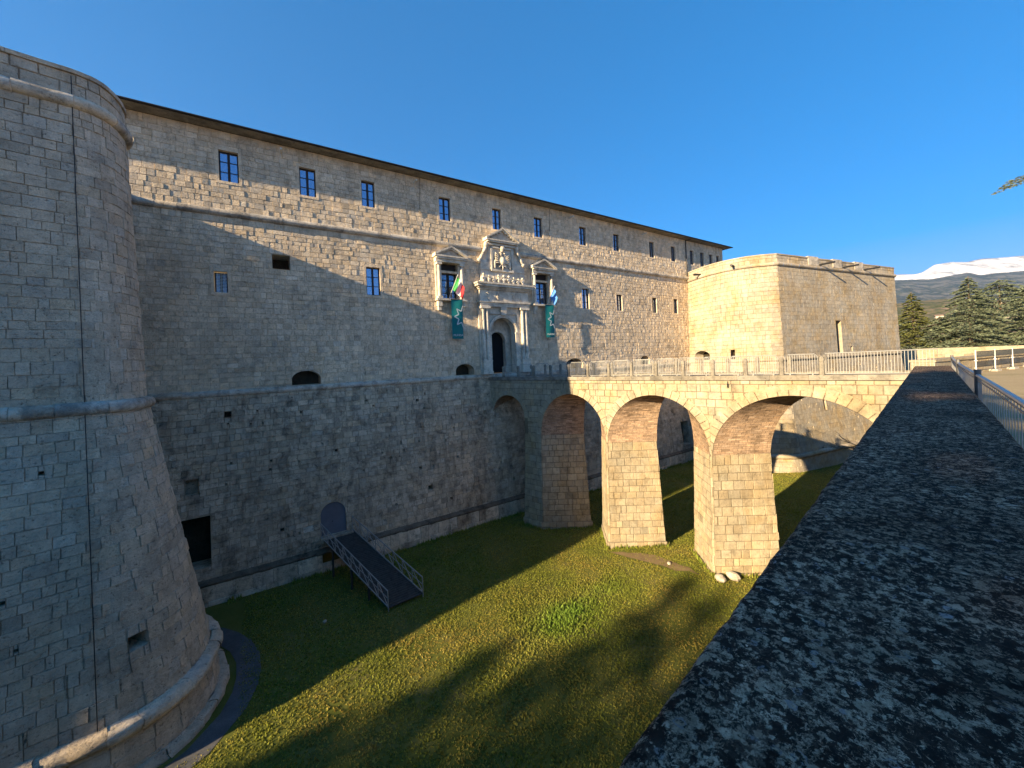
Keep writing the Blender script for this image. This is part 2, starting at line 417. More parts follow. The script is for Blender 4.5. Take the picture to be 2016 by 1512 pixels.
# park plateau, one sheet to the horizon with the moat cut out
J1 = P2W(25.2, -.45); J2 = (21.2, 19.9)
rs = (.913, .408)
K1 = (J2[0]+rs[0]*70, J2[1]+rs[1]*70)
K2 = (K1[0]-.408*75, K1[1]+.913*75)
A1 = P2W(-58, -.45); A2 = P2W(-58, 62)
poly = [A1, J1, J2, K1, K2, (-60, 190), (-150, 120), A2]
outer = [(-9000, -9000), (9000, -9000), (9000, 9000), (-9000, 9000)]
import bmesh
bm = bmesh.new()
iv = [bm.verts.new((p[0], p[1], PG)) for p in poly]; ov = [bm.verts.new((p[0], p[1], PG)) for p in outer]
ed = [bm.edges.new((iv[i], iv[(i+1) % len(iv)])) for i in range(len(iv))]+[bm.edges.new((ov[i], ov[(i+1) % 4])) for i in range(4)]
bmesh.ops.triangle_fill(bm, use_beauty=True, use_dissolve=False, edges=ed)
for f in list(bm.faces):
    c = f.calc_center_median()
    ins = False
    for i in range(len(poly)):
        (x0, y0), (x1, y1) = poly[i], poly[(i+1) % len(poly)]
        if (y0 > c.y) != (y1 > c.y) and c.x < (x1-x0)*(c.y-y0)/(y1-y0)+x0: ins = not ins
    if ins: bm.faces.remove(f)
for f in bm.faces:
    if f.normal.z < 0: f.normal_flip()
me = bpy.data.meshes.new('park_ground'); bm.to_mesh(me); bm.free(); me.materials.append(M['park'])
o = bpy.data.objects.new('park_ground', me); COL.objects.link(o); structure(o)

# ================================================================== CASTLE BUILDING
YW = 29.7
castle = thing('castle_building', 'long stone castle front with dark eaves, window rows and carved entrance portal', 'castle', (21, YW, -13.2), (0, 0, 0), FZ)
def up(a, z, off): return (a, YW-off, z)
def low(a, z, off): return (a, YW-.06-1.35*(-1.25-z)/10.75-off, z)
UW = [(-1.69,-.65),(2.72,3.76),(6.76,7.75),(12.9,13.95),(18.02,19.0),(22.7,23.76),(28.63,29.66),(33.82,34.84),(40.18,41.17),(44.56,45.54),(48.71,49.66),(51.13,52.14),(53.4,54.35),(55.2,56.1)]
holes = [(a, b, 12.02, 13.98, .38) for a, b in UW]
LW = [(6.85,7.89,5.39,7.53),(28.68,29.72,5.27,7.44),(33.99,34.92,5.26,7.11),(40.32,41.21,5.24,7.12),(44.64,45.52,5.3,7.2)]
holes += [(a, b, c, d, .38) for a, b, c, d in LW]
GW = (-2.16, -1.45, 5.03, 6.36); holes.append((*GW, .45))
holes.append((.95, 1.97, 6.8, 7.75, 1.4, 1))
ARC = [(1.79, 3.54, -.97, -.03), (13.82, 15.55, -.97, -.03), (26.15, 28.4, -.97, .06), (37.7, 39.4, -.97, .04)]
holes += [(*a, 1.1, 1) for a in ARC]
PW = [(12.85, 14.3, 5.42, 8.42), (22.6, 24.1, 5.42, 8.42)]
holes += [(*a, .5) for a in PW]
DOOR = (17.1, 20.16, -1.0, 4.32); holes.append((*DOOR, 1.05))
rg = random.Random(4)
mb = MB()
masonry(mb, -14, 57, -1.2, 15.15, up, holes, wob=.05, seed=11, rowh=(.27, .42), bw=(.28, .66), h=(.0, .024), bev=.012, mort=.85, jit=.012)
def arcfill(mb, fn, a0, a1, zs, zt, d, n=10, tone=(.95,)*3):   # fills the corners of a rectangular hole so that it ends in an arch
    c = (a0+a1)/2; hw = (a1-a0)/2; h_ = zt-zs
    for sgn in (-1, 1):
        pl = [(c+sgn*hw, zt)]+[(c+sgn*hw*math.cos(t), zs+h_*math.sin(t)) for t in [math.pi/2*i/n for i in range(n, -1, -1)]]
        mb.prism(pl, lambda a, z: fn(a, z, .004), lambda a, z: fn(a, z, -d), tone)
for a0, a1, z0, z1 in ARC: arcfill(mb, up, a0, a1, z1-.55, z1, 1.09)
mb.build('upper_wall', M['curtain'], castle)
# end wall and back; solid unseen core added to stop sun leaking through
mb = MB(); masonry(mb, 0, 12, -1.2, 15.15, lambda a, z, off: (57+off, YW+a, z), seed=12)
mb.box(-13.5, 56.8, YW+4.2, YW+12, -13, 15.1); mb.build('end_wall_and_light_block', M['curtain'], castle)
# lower battered wall
LH = [(-1.92, -1.57, -2.72, -2.35, .6, 1), (-3.85, -3.2, -6.95, -6.1, .35, 7), (-4.2, -2.72, -11.1, -8.25, 1.3, 1),
      (3.05, 4.6, -11.05, -9.0, .12), (10.58, 10.92, -9.68, -9.32, .6, 1), (43.6, 45.1, -11.2, -8.4, .9, 1), (36.4, 36.7, -6.3, -5.9, .6, 1), (47.0, 47.6, -5.9, -5.3, .6, 1)]
for k in range(80):
    a, z = rg.uniform(-4, 47), rg.uniform(-11, -2.2); s = rg.choice((.04, .05, .06, .07, .1))
    if any(h[0]-.3 < a < h[1]+.3 and h[2]-.3 < z < h[3]+.3 for h in LH): continue
    LH.append((a-s, a+s, z-s, z+s*.9, .35, 1))
mb = MB(); masonry(mb, -8, 50, -11.95, -1.1, low, LH, wob=.07, seed=13, rowh=(.26, .42), bw=(.3, .75), bev=.012, h=(.0, .03), jit=.016, sp=.12, odd=.08, mort=.62)
arcfill(mb, low, 3.05, 4.6, -9.75, -9.0, .12, tone=(.9,)*3)
mb.build('lower_wall', M['lower'], castle)
# plinth with its rough ledge
mb = MB()
masonry(mb, -8, 50, -13.4, -12.02, lambda a, z, off: (a, 28.0-off+.05*(z+12), z), [(3.0, 4.9, -12.6, -11, 0)], seed=14, rowh=(.5, .7), bw=(.6, 1.4), h=(0, .07), jit=.03, sp=.16)
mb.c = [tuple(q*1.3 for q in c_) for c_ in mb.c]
pa = [(lambda d, z, a=a, k=k: (a, 28.3-d+.06*mnoise.noise((a*2.3, z*3, 2)), z+.05*mnoise.noise((a*2.9, d*4, 7)))) for k, a in enumerate(np.linspace(-8, 50, 260))]
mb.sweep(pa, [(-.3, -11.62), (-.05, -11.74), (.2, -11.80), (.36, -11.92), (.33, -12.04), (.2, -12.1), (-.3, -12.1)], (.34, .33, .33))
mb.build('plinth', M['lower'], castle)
# string courses
def cordon(mb, path, z, r, nz=.02):
    pr = [(-.1, z+r*1.05)]+[(r*math.cos(t)*1.0, z+r*math.sin(t)) for t in np.linspace(1.45, -1.5, 9)]+[(-.1, z-r*1.02)]
    mb.sweep(path, pr)
def upath(a0, a1, n): return [(lambda d, z, a=a: (a, YW-d+.008*mnoise.noise((a*1.7, z, 3)), z+.012*mnoise.noise((a*.9, d, 9)))) for a in np.linspace(a0, a1, n)]
for z, r, p0 in ((10.02, .23, 'string_course'), (-1.22, .21, 'string_course')):
    mb = MB(); mbl = MB()
    a = -8.
    while a < 48.5:
        l = rg.uniform(.8, 1.6); t = tone_rand(rg, .1)
        pr = [(-.1, z+r)]+[(r*math.cos(q), z+r*math.sin(q)) for q in np.linspace(1.45, -1.5, 9)]+[(-.1, z-r)]
        e = min(a+l-.012, 48.5); dz = rg.uniform(-.012, .012); dd = rg.uniform(-.015, .01)
        if not (z > 0 and a > 16.2 and e < 21.4):
            (mbl if z > 0 and a < 18 else mb).sweep([(lambda d, zz, q=q: (q, YW-d-dd, zz+dz)) for q in (a, (a+e)/2, e)], pr, t)
        a += l
    mb.build(p0, M['cordon'], castle, smooth=True)
    if mbl.v: mbl.build(p0, M['cordon'], castle, smooth=True)
# window builder
def window(parent, a0, a1, z0, z1, y, rows=3, grille=None):
    f = MB(); t = .075
    f.box(a0, a0+t, y, y+.08, z0, z1); f.box(a1-t, a1, y, y+.08, z0, z1)
    f.box(a0+t, a1-t, y+.002, y+.08, z0, z0+t); f.box(a0+t, a1-t, y+.002, y+.08, z1-t, z1)
    m_ = (a0+a1)/2
    f.box(m_-.07, m_+.07, y-.01, y+.07, z0+t, z1-t)
    for k in range(1, rows):
        z = lerp(z0, z1, k/rows); f.box(a0+t, a1-t, y+.012, y+.06, z-.022, z+.022)
    o = sub(f.build('window', M['frame'], parent))
    g = MB(); g.add([(a0+t, y+.04, z0+t), (a1-t, y+.04, z0+t), (a1-t, y+.045, z1-t), (a0+t, y+.045, z1-t)], [(0, 1, 2, 3)])
    g.build('glass_pane', M['glass'], o)
    s_ = MB(); s_.box(a0-.16, a1+.16, YW-.03, YW+.2, z0-.17, z0-.004, (1.1,)*3)
    s_.box(a0-.17, a0-.004, YW-.024, YW+.2, z0, z1, (1.05,)*3); s_.box(a1+.004, a1+.17, YW-.024, YW+.2, z0, z1, (1.08,)*3)
    s_.box(a0-.17, a1+.17, YW-.027, YW+.2, z1+.004, z1+.2, (1.,)*3)
    s_.build('stone_surround', M['curtain'], o)
    if grille:
        g = MB(); n, k = grille
        for i in range(1, n): x = lerp(a0, a1, i/n); g.tube([(x, y-.12, z0), (x, y-.12, z1)], .014, 5)
        for i in range(1, k): z = lerp(z0, z1, i/k); g.tube([(a0, y-.12, z), (a1, y-.12, z)], .014, 5)
        g.build('grille', M['iron'], o)
    return o
for a0, a1 in UW: window(castle, a0+.02, a1-.02, 12.04, 13.96, YW+.2)
for a0, a1, z0, z1 in LW: window(castle, a0+.02, a1-.02, z0+.02, z1-.02, YW+.2)
# barred window with white louvres
o = window(castle, GW[0]+.02, GW[1]-.02, GW[2]+.02, GW[3]-.02, YW+.4)
g = MB()
for i in range(14): z = lerp(5.1, 6.28, i/13); g.box(GW[0]+.1, GW[1]-.08, YW+.34, YW+.37, z-.014, z+.018)
for x in (-1.98, -1.8, -1.62): g.box(x-.012, x+.012, YW+.325, YW+.338, 5.06, 6.32)
g.build('louvre', M['bwhite'], o)
# grey door over the ramp, and roof
mb = MB(); dd = .1
pl = [(3.05, -11.05), (4.6, -11.05), (4.6, -9.75)]+[(3.825+.775*math.cos(t), -9.75+.75*math.sin(t)) for t in np.linspace(0, math.pi, 14)[1:]]
mb.prism(pl, lambda a, z: low(a, z, -dd), lambda a, z: low(a, z, -dd-.06))
d = sub(mb.build('basement_door', M['plaster'], castle))
mb = MB(); mb.ball(low(3.75, -10.25, -.09), .04); mb.build('handle', M['iron'], d)
mb = MB()
mb.box(2.95, 4.95, YW-1.72, YW-1.2, -11.35, -11.06, (.9,)*3); mb.build('door_sill', M['lower'], castle)
mb = MB(); e0 = YW-.9
mb.add([(-15, e0, 15.2), (58.1, e0, 15.2), (58.1, YW+13, 15.2), (-15, YW+13, 15.2), (-15, e0, 15.27), (58.1, e0, 15.27), (50, YW+6.5, 17.4), (-8, YW+6.5, 17.4), (58.1, YW+13, 15.27), (-15, YW+13, 15.27)],
       [(0, 3, 2, 1), (0, 1, 5, 4), (4, 5, 6, 7), (5, 8, 6), (8, 9, 7, 6), (9, 4, 7), (1, 2, 8, 5), (2, 3, 9, 8), (3, 0, 4, 9)])
rf = sub(mb.build('roof', M['roof'], castle))
mb = MB(); mb.box(-14.9, 58.0, e0+.06, YW-.01, 15.165, 15.196); mb.build('soffit', M['kerb'], rf)
mb = MB(); mb.tube([(-15, e0-.05, 15.24), (58.1, e0-.05, 15.24)], .055, 8); mb.build('gutter', M['roof'], rf)
mb = MB(); mb.tube([(47.75, YW-.1, 15.1), (47.75, YW-.1, 10.4)], .06, 8); mb.tube([(47.75, YW-.1, 15.05), (48.3, YW-.6, 15.2)], .05, 6)
mb.build('downpipe', M['iron'], castle)
for x, l in ((11.2, 3.2), (24.6, 2.4)):
    mb = MB(); mb.tube([(x, YW-.75, 15.2), (x+.05, YW-.1, 14.9), (x+.1, YW-.05, 14.2), (x, YW-.05, 15.2-l)], .022, 5); mb.build('cable', M['kerb'], castle)

# ------------------------------------------------------------------ portal
port = MB()
MT = M['marble']
def pbox(m_, a0, a1, p0, p1, z0, z1, tone=(1, 1, 1)): return m_.box(a0, a1, YW-p1, YW-p0, z0, z1, tone)
mb = MB()
pbox(mb, 16.15, 17.1, -.02, .16, -1.0, 4.95); pbox(mb, 20.16, 21.4, -.02, .16, -1.0, 4.95)
pbox(mb, 17.1, 20.16, -.02, .155, 4.33, 4.95, (.95,)*3)
portal = sub(mb.build('portal', MT, castle))
for a0 in (16.25, 20.42):                              # paired half columns on pedestals
    mb = MB()
    pbox(mb, a0-.08, a0+.9, .16, .62, -1.0, -.75); pbox(mb, a0, a0+.82, .16, .54, -.75, .1); pbox(mb, a0-.06, a0+.88, .16, .6, .1, .2)
    for q in (.22, .61):
        cx = a0+q
        mb.tube([(cx, YW-.32, .2), (cx, YW-.32, .3)], .21, 12); mb.tube([(cx, YW-.32, .3), (cx, YW-.32, 2.2), (cx, YW-.32, 4.45)], [.17, .168, .145], 14)
        mb.tube([(cx, YW-.32, 4.45), (cx, YW-.32, 4.6), (cx, YW-.32, 4.75)], [.15, .17, .22], 12)
    pbox(mb, a0-.08, a0+.9, .16, .6, 4.75, 4.93)
    mb.build('column', MT, portal, smooth=False)
mb = MB(); n = 22                                      # archivolt
def ring(mb, fn, c, zs, r0, r1, d0, d1, n, a_=0, b_=math.pi):
    for i in range(n):
        t0, t1 = lerp(a_, b_, i/n), lerp(a_, b_, (i+1)/n)
        pl = [(c+r0*math.cos(t0), zs+r0*math.sin(t0)), (c+r1*math.cos(t0), zs+r1*math.sin(t0)), (c+r1*math.cos(t1), zs+r1*math.sin(t1)), (c+r0*math.cos(t1), zs+r0*math.sin(t1))]
        mb.prism(pl, lambda a, z: fn(a, z, d1), lambda a, z: fn(a, z, d0), tone_rand(rg, .05))
ring(mb, up, 18.63, 2.72, 1.42, 1.58, -.6, .2, n); ring(mb, up, 18.63, 2.72, 1.30, 1.42, -.6, .14, n)
for x0 in (17.05, 19.93): pbox(mb, x0, x0+.28, -.6, .2, -1.0, 2.7); pbox(mb, x0-.03, x0+.31, -.6, .26, 2.55, 2.72)
mb.build('archivolt', MT, portal)
mb = MB(); arcfill(mb, up, 17.1, 20.16, 2.72, 4.32, .9, tone=(.95,)*3); mb.build('arch_spandrel', MT, portal)
# recessed inner wall with the dark doorway
mb = MB(); yb = -1.0
pl = [(17.05, -1.0), (17.75, -1.0), (17.75, 1.95)]+[(18.62-.87*math.cos(t), 1.95+.87*math.sin(t)) for t in np.linspace(0, math.pi, 16)[1:]]+[(19.49, -1.0), (20.2, -1.0), (20.2, 4.4), (17.05, 4.4)]
mb.prism(pl, lambda a, z: up(a, z, yb), lambda a, z: up(a, z, yb-.5), (.85,)*3)
ring(mb, up, 18.62, 1.95, .87, 1.08, yb-.1, yb+.06, 16)
mb.build('inner_doorway', MT, portal)
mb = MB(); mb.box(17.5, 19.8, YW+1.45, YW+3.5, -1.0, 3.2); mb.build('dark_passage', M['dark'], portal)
mb = MB(); mb.add([up(18.38, 4.22, .34), up(18.88, 4.22, .34), up(18.98, 4.98, .42), up(18.28, 4.98, .42), up(18.38, 4.22, 0), up(18.88, 4.22, 0), up(18.98, 4.98, 0), up(18.28, 4.98, 0)],
                  [(0,1,2,3),(0,4,5,1),(1,5,6,2),(2,6,7,3),(3,7,4,0)], (1.15,)*3); mb.build('keystone', MT, portal)
mb = MB()                                              # entablature
for z0, z1, p, e in ((4.95, 5.12, .46, 0), (5.12, 5.3, .5, .03), (5.3, 5.46, .6, .12), (5.46, 6.42, .42, -.02), (6.42, 6.54, .56, .1), (6.54, 6.66, .66, .2), (6.66, 6.86, .84, .38), (6.86, 7.0, .92, .46)):
    pbox(mb, 16.2-e, 21.35+e, -.02, p, z0, z1)
en = sub(mb.build('entablature', MT, portal))
mb = MB()
for x in (17.0, 18.0, 19.6, 20.4):
    mb = MB()
    for k in range(4): mb.ball((x+rg.uniform(-.08, .08), YW-.43, 5.65+k*.18), (.13, .07, .12))
    mb.build('frieze_relief', MT, en)
# attic: base, volutes, niche with coat of arms, pediment
mb = MB()
pbox(mb, 16.3, 21.25, -.02, .38, 7.0, 7.2); pbox(mb, 16.45, 21.1, -.02, .3, 7.2, 8.9); pbox(mb, 16.4, 21.15, -.02, .36, 8.2, 8.32); pbox(mb, 17.3, 19.98, -.02, .32, 8.9, 10.5)
at_ = sub(mb.build('attic', MT, portal))
for sg in (-1, 1):
    mb = MB()
    c0 = 18.65; pts = []
    for k in range(25):
        t = k/24; x = lerp(1.5, 2.35, t)+.12*math.sin(t*6.2); z = lerp(10.35, 8.95, t)-.18*math.sin(t*math.pi*2)
        pts.append((c0+sg*x, YW-.34, z))
    mb.tube(pts, [.11+.05*math.sin(k/24*math.pi*3)**2 for k in range(25)], 8)
    mb.ball((c0+sg*2.35, YW-.36, 8.95), (.2, .16, .2), 10, 8); mb.ball((c0+sg*1.62, YW-.36, 10.4), (.22, .18, .26), 10, 8)
    pl = [(c0+sg*1.3, 8.9), (c0+sg*2.3, 8.9), (c0+sg*1.9, 9.35), (c0+sg*1.65, 10.3), (c0+sg*1.3, 10.3)]
    mb.prism(pl, lambda a, z: up(a, z, .26), lambda a, z: up(a, z, -.02))
    mb.build('volute', MT, at_, smooth=True)
mb = MB()
for a0, a1, z0, z1 in ((17.45, 17.62, 8.3, 10.3), (19.66, 19.83, 8.3, 10.3), (17.45, 19.83, 8.12, 8.3), (17.45, 19.83, 10.18, 10.32)): pbox(mb, a0, a1, .3, .46, z0, z1)
mb.build('niche_frame', MT, at_)
mb = MB()                                              # coat of arms: crown, two-headed bird, shield, supporters
yc = YW-.42
mb.ball((18.64, yc, 9.1), (.36, .16, .48), 12, 10); mb.ball((18.64, yc-.1, 9.05), (.22, .12, .34), 10, 8)
for sg in (-1, 1):
    for k in range(5): mb.tube([(18.64+sg*.25, yc, 9.35-k*.1), (18.64+sg*.72, yc-.05, 9.75-k*.22), (18.64+sg*(.8-.06*k), yc, 9.2-k*.17)], [.09, .07, .03], 6)
    mb.tube([(18.64+sg*.1, yc, 9.5), (18.64+sg*.16, yc-.08, 9.8), (18.64+sg*.34, yc-.1, 9.82)], [.12, .09, .04], 6)
    mb.tube([(18.64+sg*.15, yc, 8.7), (18.64+sg*.4, yc-.06, 8.5)], [.1, .05], 6)
    mb.ball((18.64+sg*.8, yc, 8.75), (.12, .12, .4), 8, 6)
mb.ball((18.64, yc-.05, 10.0), (.2, .16, .13), 10, 6); mb.tube([(18.64, yc-.05, 10.0), (18.64, yc-.05, 10.34)], [.17, .26], 8)
mb.tube([(18.64, yc, 8.65), (18.64, yc-.05, 8.3)], [.14, .05], 6)
mb.build('coat_of_arms', MT, at_, smooth=True)
mb = MB()                                              # row of carved figures on the cornice
for k in range(9):
    x = 16.6+k*.52
    if 18.2 < x < 19.0 and k % 2: continue
    mb = MB()
    h = rg.uniform(.5, .85); mb.ball((x, YW-.42, 7.0+h*.42), (.17, .15, h*.42), 8, 6); mb.ball((x+rg.uniform(-.06, .06), YW-.48, 7.0+h*.92), (.11, .11, .12), 8, 6)
    mb.tube([(x, YW-.48, 7.0+h*.6), (x+rg.choice((-.22, .22)), YW-.55, 7.0+h*.45)], [.07, .04], 6)
    mb.build('carved_figure', MT, at_, smooth=True)
def pediment(a0, a1, zb, za, p, parent, dent=False, thick=.2):
    c = (a0+a1)/2; mb = MB()
    pbox(mb, a0+.12, a1-.12, -.02, p-.06, zb-thick, zb-.06); pbox(mb, a0, a1, -.02, p, zb-.06, zb+.06)
    for sg in (-1, 1):
        x = a0 if sg < 0 else a1
        pl = [(x, zb+.06), (c, za-.04), (c, za+.12), (x-sg*0, zb+.2)]
        mb.prism(pl, lambda a, z: up(a, z, p), lambda a, z: up(a, z, -.02))
        pl = [(x-sg*.15, zb+.06), (c, za-.16), (c, za-.04), (x, zb+.06)]
        mb.prism(pl, lambda a, z: up(a, z, p-.1), lambda a, z: up(a, z, -.02))
    mb.prism([(a0+.2, zb+.06), (a1-.2, zb+.06), (c, za-.12)], lambda a, z: up(a, z, p-.3), lambda a, z: up(a, z, -.02), (.85,)*3)
    if dent:
        n = int((a1-a0)/.24)
        for k in range(n): x = lerp(a0+.2, a1-.3, k/(n-1)); pbox(mb, x, x+.11, p-.16, p-.04, zb-.2, zb-.062)
        for sg in (-1, 1):
            for k in range(1, 6):
                t = k/6; x = lerp(a0 if sg < 0 else a1, c, t); z = lerp(zb+.06, za-.16, t); pbox(mb, x-.05, x+.06, p-.26, p-.102, z-.12, z-.01)
    return mb.build('pediment', MT, parent)
mb = MB(); pbox(mb, 17.2, 20.1, -.02, .5, 10.42, 10.6); mb.build('attic_cornice', MT, at_)
pediment(16.95, 20.4, 10.85, 11.95, .72, at_, True)
for a0, a1, z0, z1 in PW:                              # two framed windows with pediments
    o = window(castle, a0+.02, a1-.02, z0+.02, z1-.8, YW+.32, 4)
    mb = MB()
    for i in range(1, 12): x = lerp(a0, a1, i/12); mb.tube([(x, YW+.12, z0), (x, YW+.12, z1-.02)], .013, 5)
    for i in range(1, 9): z = lerp(z0, z1, i/9); mb.tube([(a0, YW+.12, z), (a1, YW+.12, z)], .011, 5)
    mb.build('grille', M['iron'], o)
    mb = MB(); mb.box(a0+.01, a1-.01, YW+.3, YW+.48, z1-.8, z1-.01); mb.build('lintel_panel', M['frame'], o)
    mb = MB()
    for x in (a0-.55, a1+.05):
        pbox(mb, x, x+.5, -.02, .14, z0, z1); mb.tube([(x+.25, YW-.26, z0+.2), (x+.25, YW-.26, 6.6), (x+.25, YW-.26, z1-.2)], [.135, .135, .115], 12)
        pbox(mb, x+.05, x+.45, .14, .42, z0, z0+.2); pbox(mb, x+.03, x+.47, .14, .44, z1-.2, z1)
    pbox(mb, a0-.6, a1+.6, -.02, .46, z1, z1+.28)
    pbox(mb, a0-.62, a1+.62, -.02, .5, z0-.16, z0)
    for x in (a0-.5, a1+.1): pbox(mb, x, x+.36, -.02, .36, z0-.62, z0-.16); pbox(mb, x+.05, x+.31, -.02, .24, z0-.95, z0-.62)
    mb.build('window_frame', MT, o)
    pediment(a0-.72, a1+.76, z1+.46, z1+1.25, .66, o)

# ================================================================== BASTIONS
def offset_poly(P, d):
    out = []
    for i in range(len(P)):
        a = Vector(P[max(i-1, 0)]); b = Vector(P[min(i+1, len(P)-1)]); t = (b-a).normalized()
        out.append((P[i][0]+t.y*d, P[i][1]-t.x*d))
    return out
class Wall:
    """a wall surface over a plan curve (a list of points, outside on the right hand) with battered height"""
    def __init__(s, P, off):
        s.P = [Vector(p) for p in P]; s.off = off; s.g = lambda a: 1.0
        s.L = [0.]
        for i in range(1, len(P)): s.L.append(s.L[-1]+(s.P[i]-s.P[i-1]).length)
        s.T = []
        for i in range(len(P)):
            s.T.append((s.P[min(i+1, len(P)-1)]-s.P[max(i-1, 0)]).normalized())
    def at(s, a, z, off):
        i = 0
        lo, hi = 0, len(s.L)-2
        while lo < hi:
            m_ = (lo+hi+1)//2
            if s.L[m_] <= a: lo = m_
            else: hi = m_-1
        i = lo
        f = (a-s.L[i])/(s.L[i+1]-s.L[i]); p = s.P[i].lerp(s.P[i+1], f); t = s.T[i].lerp(s.T[i+1], f).normalized()
        d = s.off(z)*(s.g(a) if z < -1 else 1)+off
        return (p.x+t.y*d, p.y-t.x*d, z)
def boff(z): return -.03*(z+1) if z > -1 else .125*(-1-z)+.02
def arc(c, r, a0, a1, n): return [(c[0]+r*math.cos(R(lerp(a0, a1, i/n))), c[1]+r*math.sin(R(lerp(a0, a1, i/n)))) for i in range(n+1)]
def torus_on(mb, W, a0, a1, z, r, n, seed, rough=0.0, dr=0.0):
    rg2 = random.Random(seed); a = a0
    pr = [(-.12, z+r)]+[(r*math.cos(q), z+r*math.sin(q)) for q in np.linspace(1.45, -1.5, 9)]+[(-.12, z-r)]
    while a < a1-.05:
        l = rg2.uniform(.6, 1.4) if not rough else rg2.uniform(.3, .9)
        e = min(a+l-(.004 if rough else .012), a1); m_ = max(2, int(l/.22)); dz = rg2.uniform(-.015, .015)*(1+1.6*(rough > 0)); dd = rg2.uniform(-.02, .01)*(1+1.6*(rough > 0))+dr
        o_ = W.off; base = o_(z)
        def f(d, zz, q): 
            x = W.at(q, z, d+dd); k = rough*mnoise.noise((q*2.2, zz*4, d*4+seed)) if rough else 0
            return (x[0]+k, x[1]-k*.5, zz+dz+k*.7)
        mb.sweep([(lambda d, zz, q=q: f(d, zz, q)) for q in np.linspace(a, e, m_+1)], pr, tone_rand(rg2, .12))
        a += l
def cap_poly(mb, pts, z, tone=(.8,)*3): mb.add([(p[0], p[1], z) for p in pts], [tuple(range(len(pts)))], tone)
# left bastion: flank, rounded shoulder, long face to the salient (castle frame: outside is -y)
faceL = [(-5.6-.987*t, 19.02-.16*t) for t in (0, 6, 12, 18, 26.2)]
PL = [(-4.7, 29.9), (-4.0, 26.0), (-3.72, 23.6), (-3.70, 22.3)]
ctl = [(-3.9, 21.6), (-3.87, 20.9), (-3.98, 20.2), (-4.22, 19.65), (-4.62, 19.28), (-5.1, 19.1), (-5.6, 19.03)]
def smooth(P, n=5):
    out = []
    for i in range(len(P)-1):
        p0, p1, p2, p3 = (Vector(P[max(i-1, 0)]), Vector(P[i]), Vector(P[i+1]), Vector(P[min(i+2, len(P)-1)]))
        for k in range(n):
            t = k/n; out.append(tuple(.5*((2*p1)+(p2-p0)*t+(2*p0-5*p1+4*p2-p3)*t*t+(3*p1-p0-3*p2+p3)*t**3)))
    return out+[P[-1]]
# walk so that the outside lies on the right hand: from the salient to the curtain
PLw = list(reversed(faceL[1:]))+smooth(list(reversed(ctl))+[(-4.2, 22.35), (-4.8, 23.1), (-5.7, 24.0), (-6.5, 25.6), (-6.9, 27.6), (-6.9, 29.9)], 4)
WL = Wall(PLw, boff); LL = WL.L[-1]; aC = WL.L[4]; WL.bo = .045
WL.g = lambda a: 1+.3*min(1, max(0, (a-aC)/2.2))
bastL = thing('bastion', 'grey shaded bastion with rounded shoulder filling the left side of the view', 'bastion', (-6, 22, -13.2), (0, 0, 0), FZ)
bh = [(aC+1.0, aC+1.28, -9.3, -8.83, 1.2, .4)]
r5 = random.Random(8)
for k in range(34):
    a, z = r5.uniform(aC-12, LL-4), r5.uniform(-11, -1.6); s = r5.choice((.03, .035, .045, .06)); bh.append((a-s, a+s, z-s, z+s, .3, 1))
zs_ = list(np.linspace(-13.4, 10.6, 14))
mb = MB(); masonry(mb, 0, LL, -13.5, 9.5, WL.at, bh, wob=.08, seed=21, rowh=(.28, .45), bw=(.3, .78), h=(.0, .022), bev=.009, joint=.004, breaks=WL.L, zbreaks=[-1, -6], jit=.014, sp=.09, mort=.92, bo=.03)
masonry(mb, 0, LL, 9.9, 10.72, WL.at, (), seed=22, rowh=(.4, .45), bw=(.4, .9), breaks=WL.L, bo=.035)
mb.build('wall', M['bastion'], bastL)
mb = MB(); torus_on(mb, WL, 0, LL, -1.0, .23, 0, 31); mb.build('cordon', M['cordon'], bastL, smooth=True)
mb = MB(); torus_on(mb, WL, 0, LL, 9.7, .23, 0, 32); mb.build('cordon', M['cordon'], bastL, smooth=True)
mb = MB(); torus_on(mb, WL, 0, LL, -11.5, .3, 0, 33, .09, .05); mb.build('cordon', M['bastion'], bastL, smooth=True)
mb = MB(); torus_on(mb, WL, 0, LL, -13.15, .24, 0, 34, .14, .06); mb.build('footing', M['bastion'], bastL, smooth=True)
def coping(mb, W, a0, a1, z, seed, w=.62):
    rg2 = random.Random(seed); a = a0
    while a < a1-.05:
        e = min(a+rg2.uniform(.7, 1.4), a1); dz = rg2.uniform(-.012, .012)
        st = np.linspace(a, e-.01, 4)
        mb.sweep([(lambda d, zz, q=q: W.at(q, zz, d)) for q in st], [(-w, z+dz), (.07, z+dz), (.075, z+.14+dz), (-w, z+.16+dz), (-w, z+dz)], tone_rand(rg2, .1))
        a = e
mb = MB(); coping(mb, WL, 0, LL, 10.72, 41); mb.build('coping', M['bastion'], bastL)
mb = MB(); cap_poly(mb, [WL.at(a, 9.6, -.5)[:2] for a in WL.L]+[(-32, 30), ], 9.7); mb.build('terrace', M['kerb'], bastL)
mb = MB(); mb.tube([WL.at(aC+.55, z, .05) for z in np.linspace(-11.2, 10.6, 24)], .014, 5); mb.build('conductor_cable', M['iron'], bastL)
# other face of the salient (turned away from the view, casts the shadow)
tip = PLw[0]
Wb = Wall([(tip[0]-3, tip[1]+22), tip], boff)
mb = MB(); masonry(mb, 0, Wb.L[-1]-.45, -13.5, 10.72, Wb.at, (), seed=23, rowh=(.5, .7), bw=(.8, 1.6)); mb.build('wall', M['bastion'], bastL)
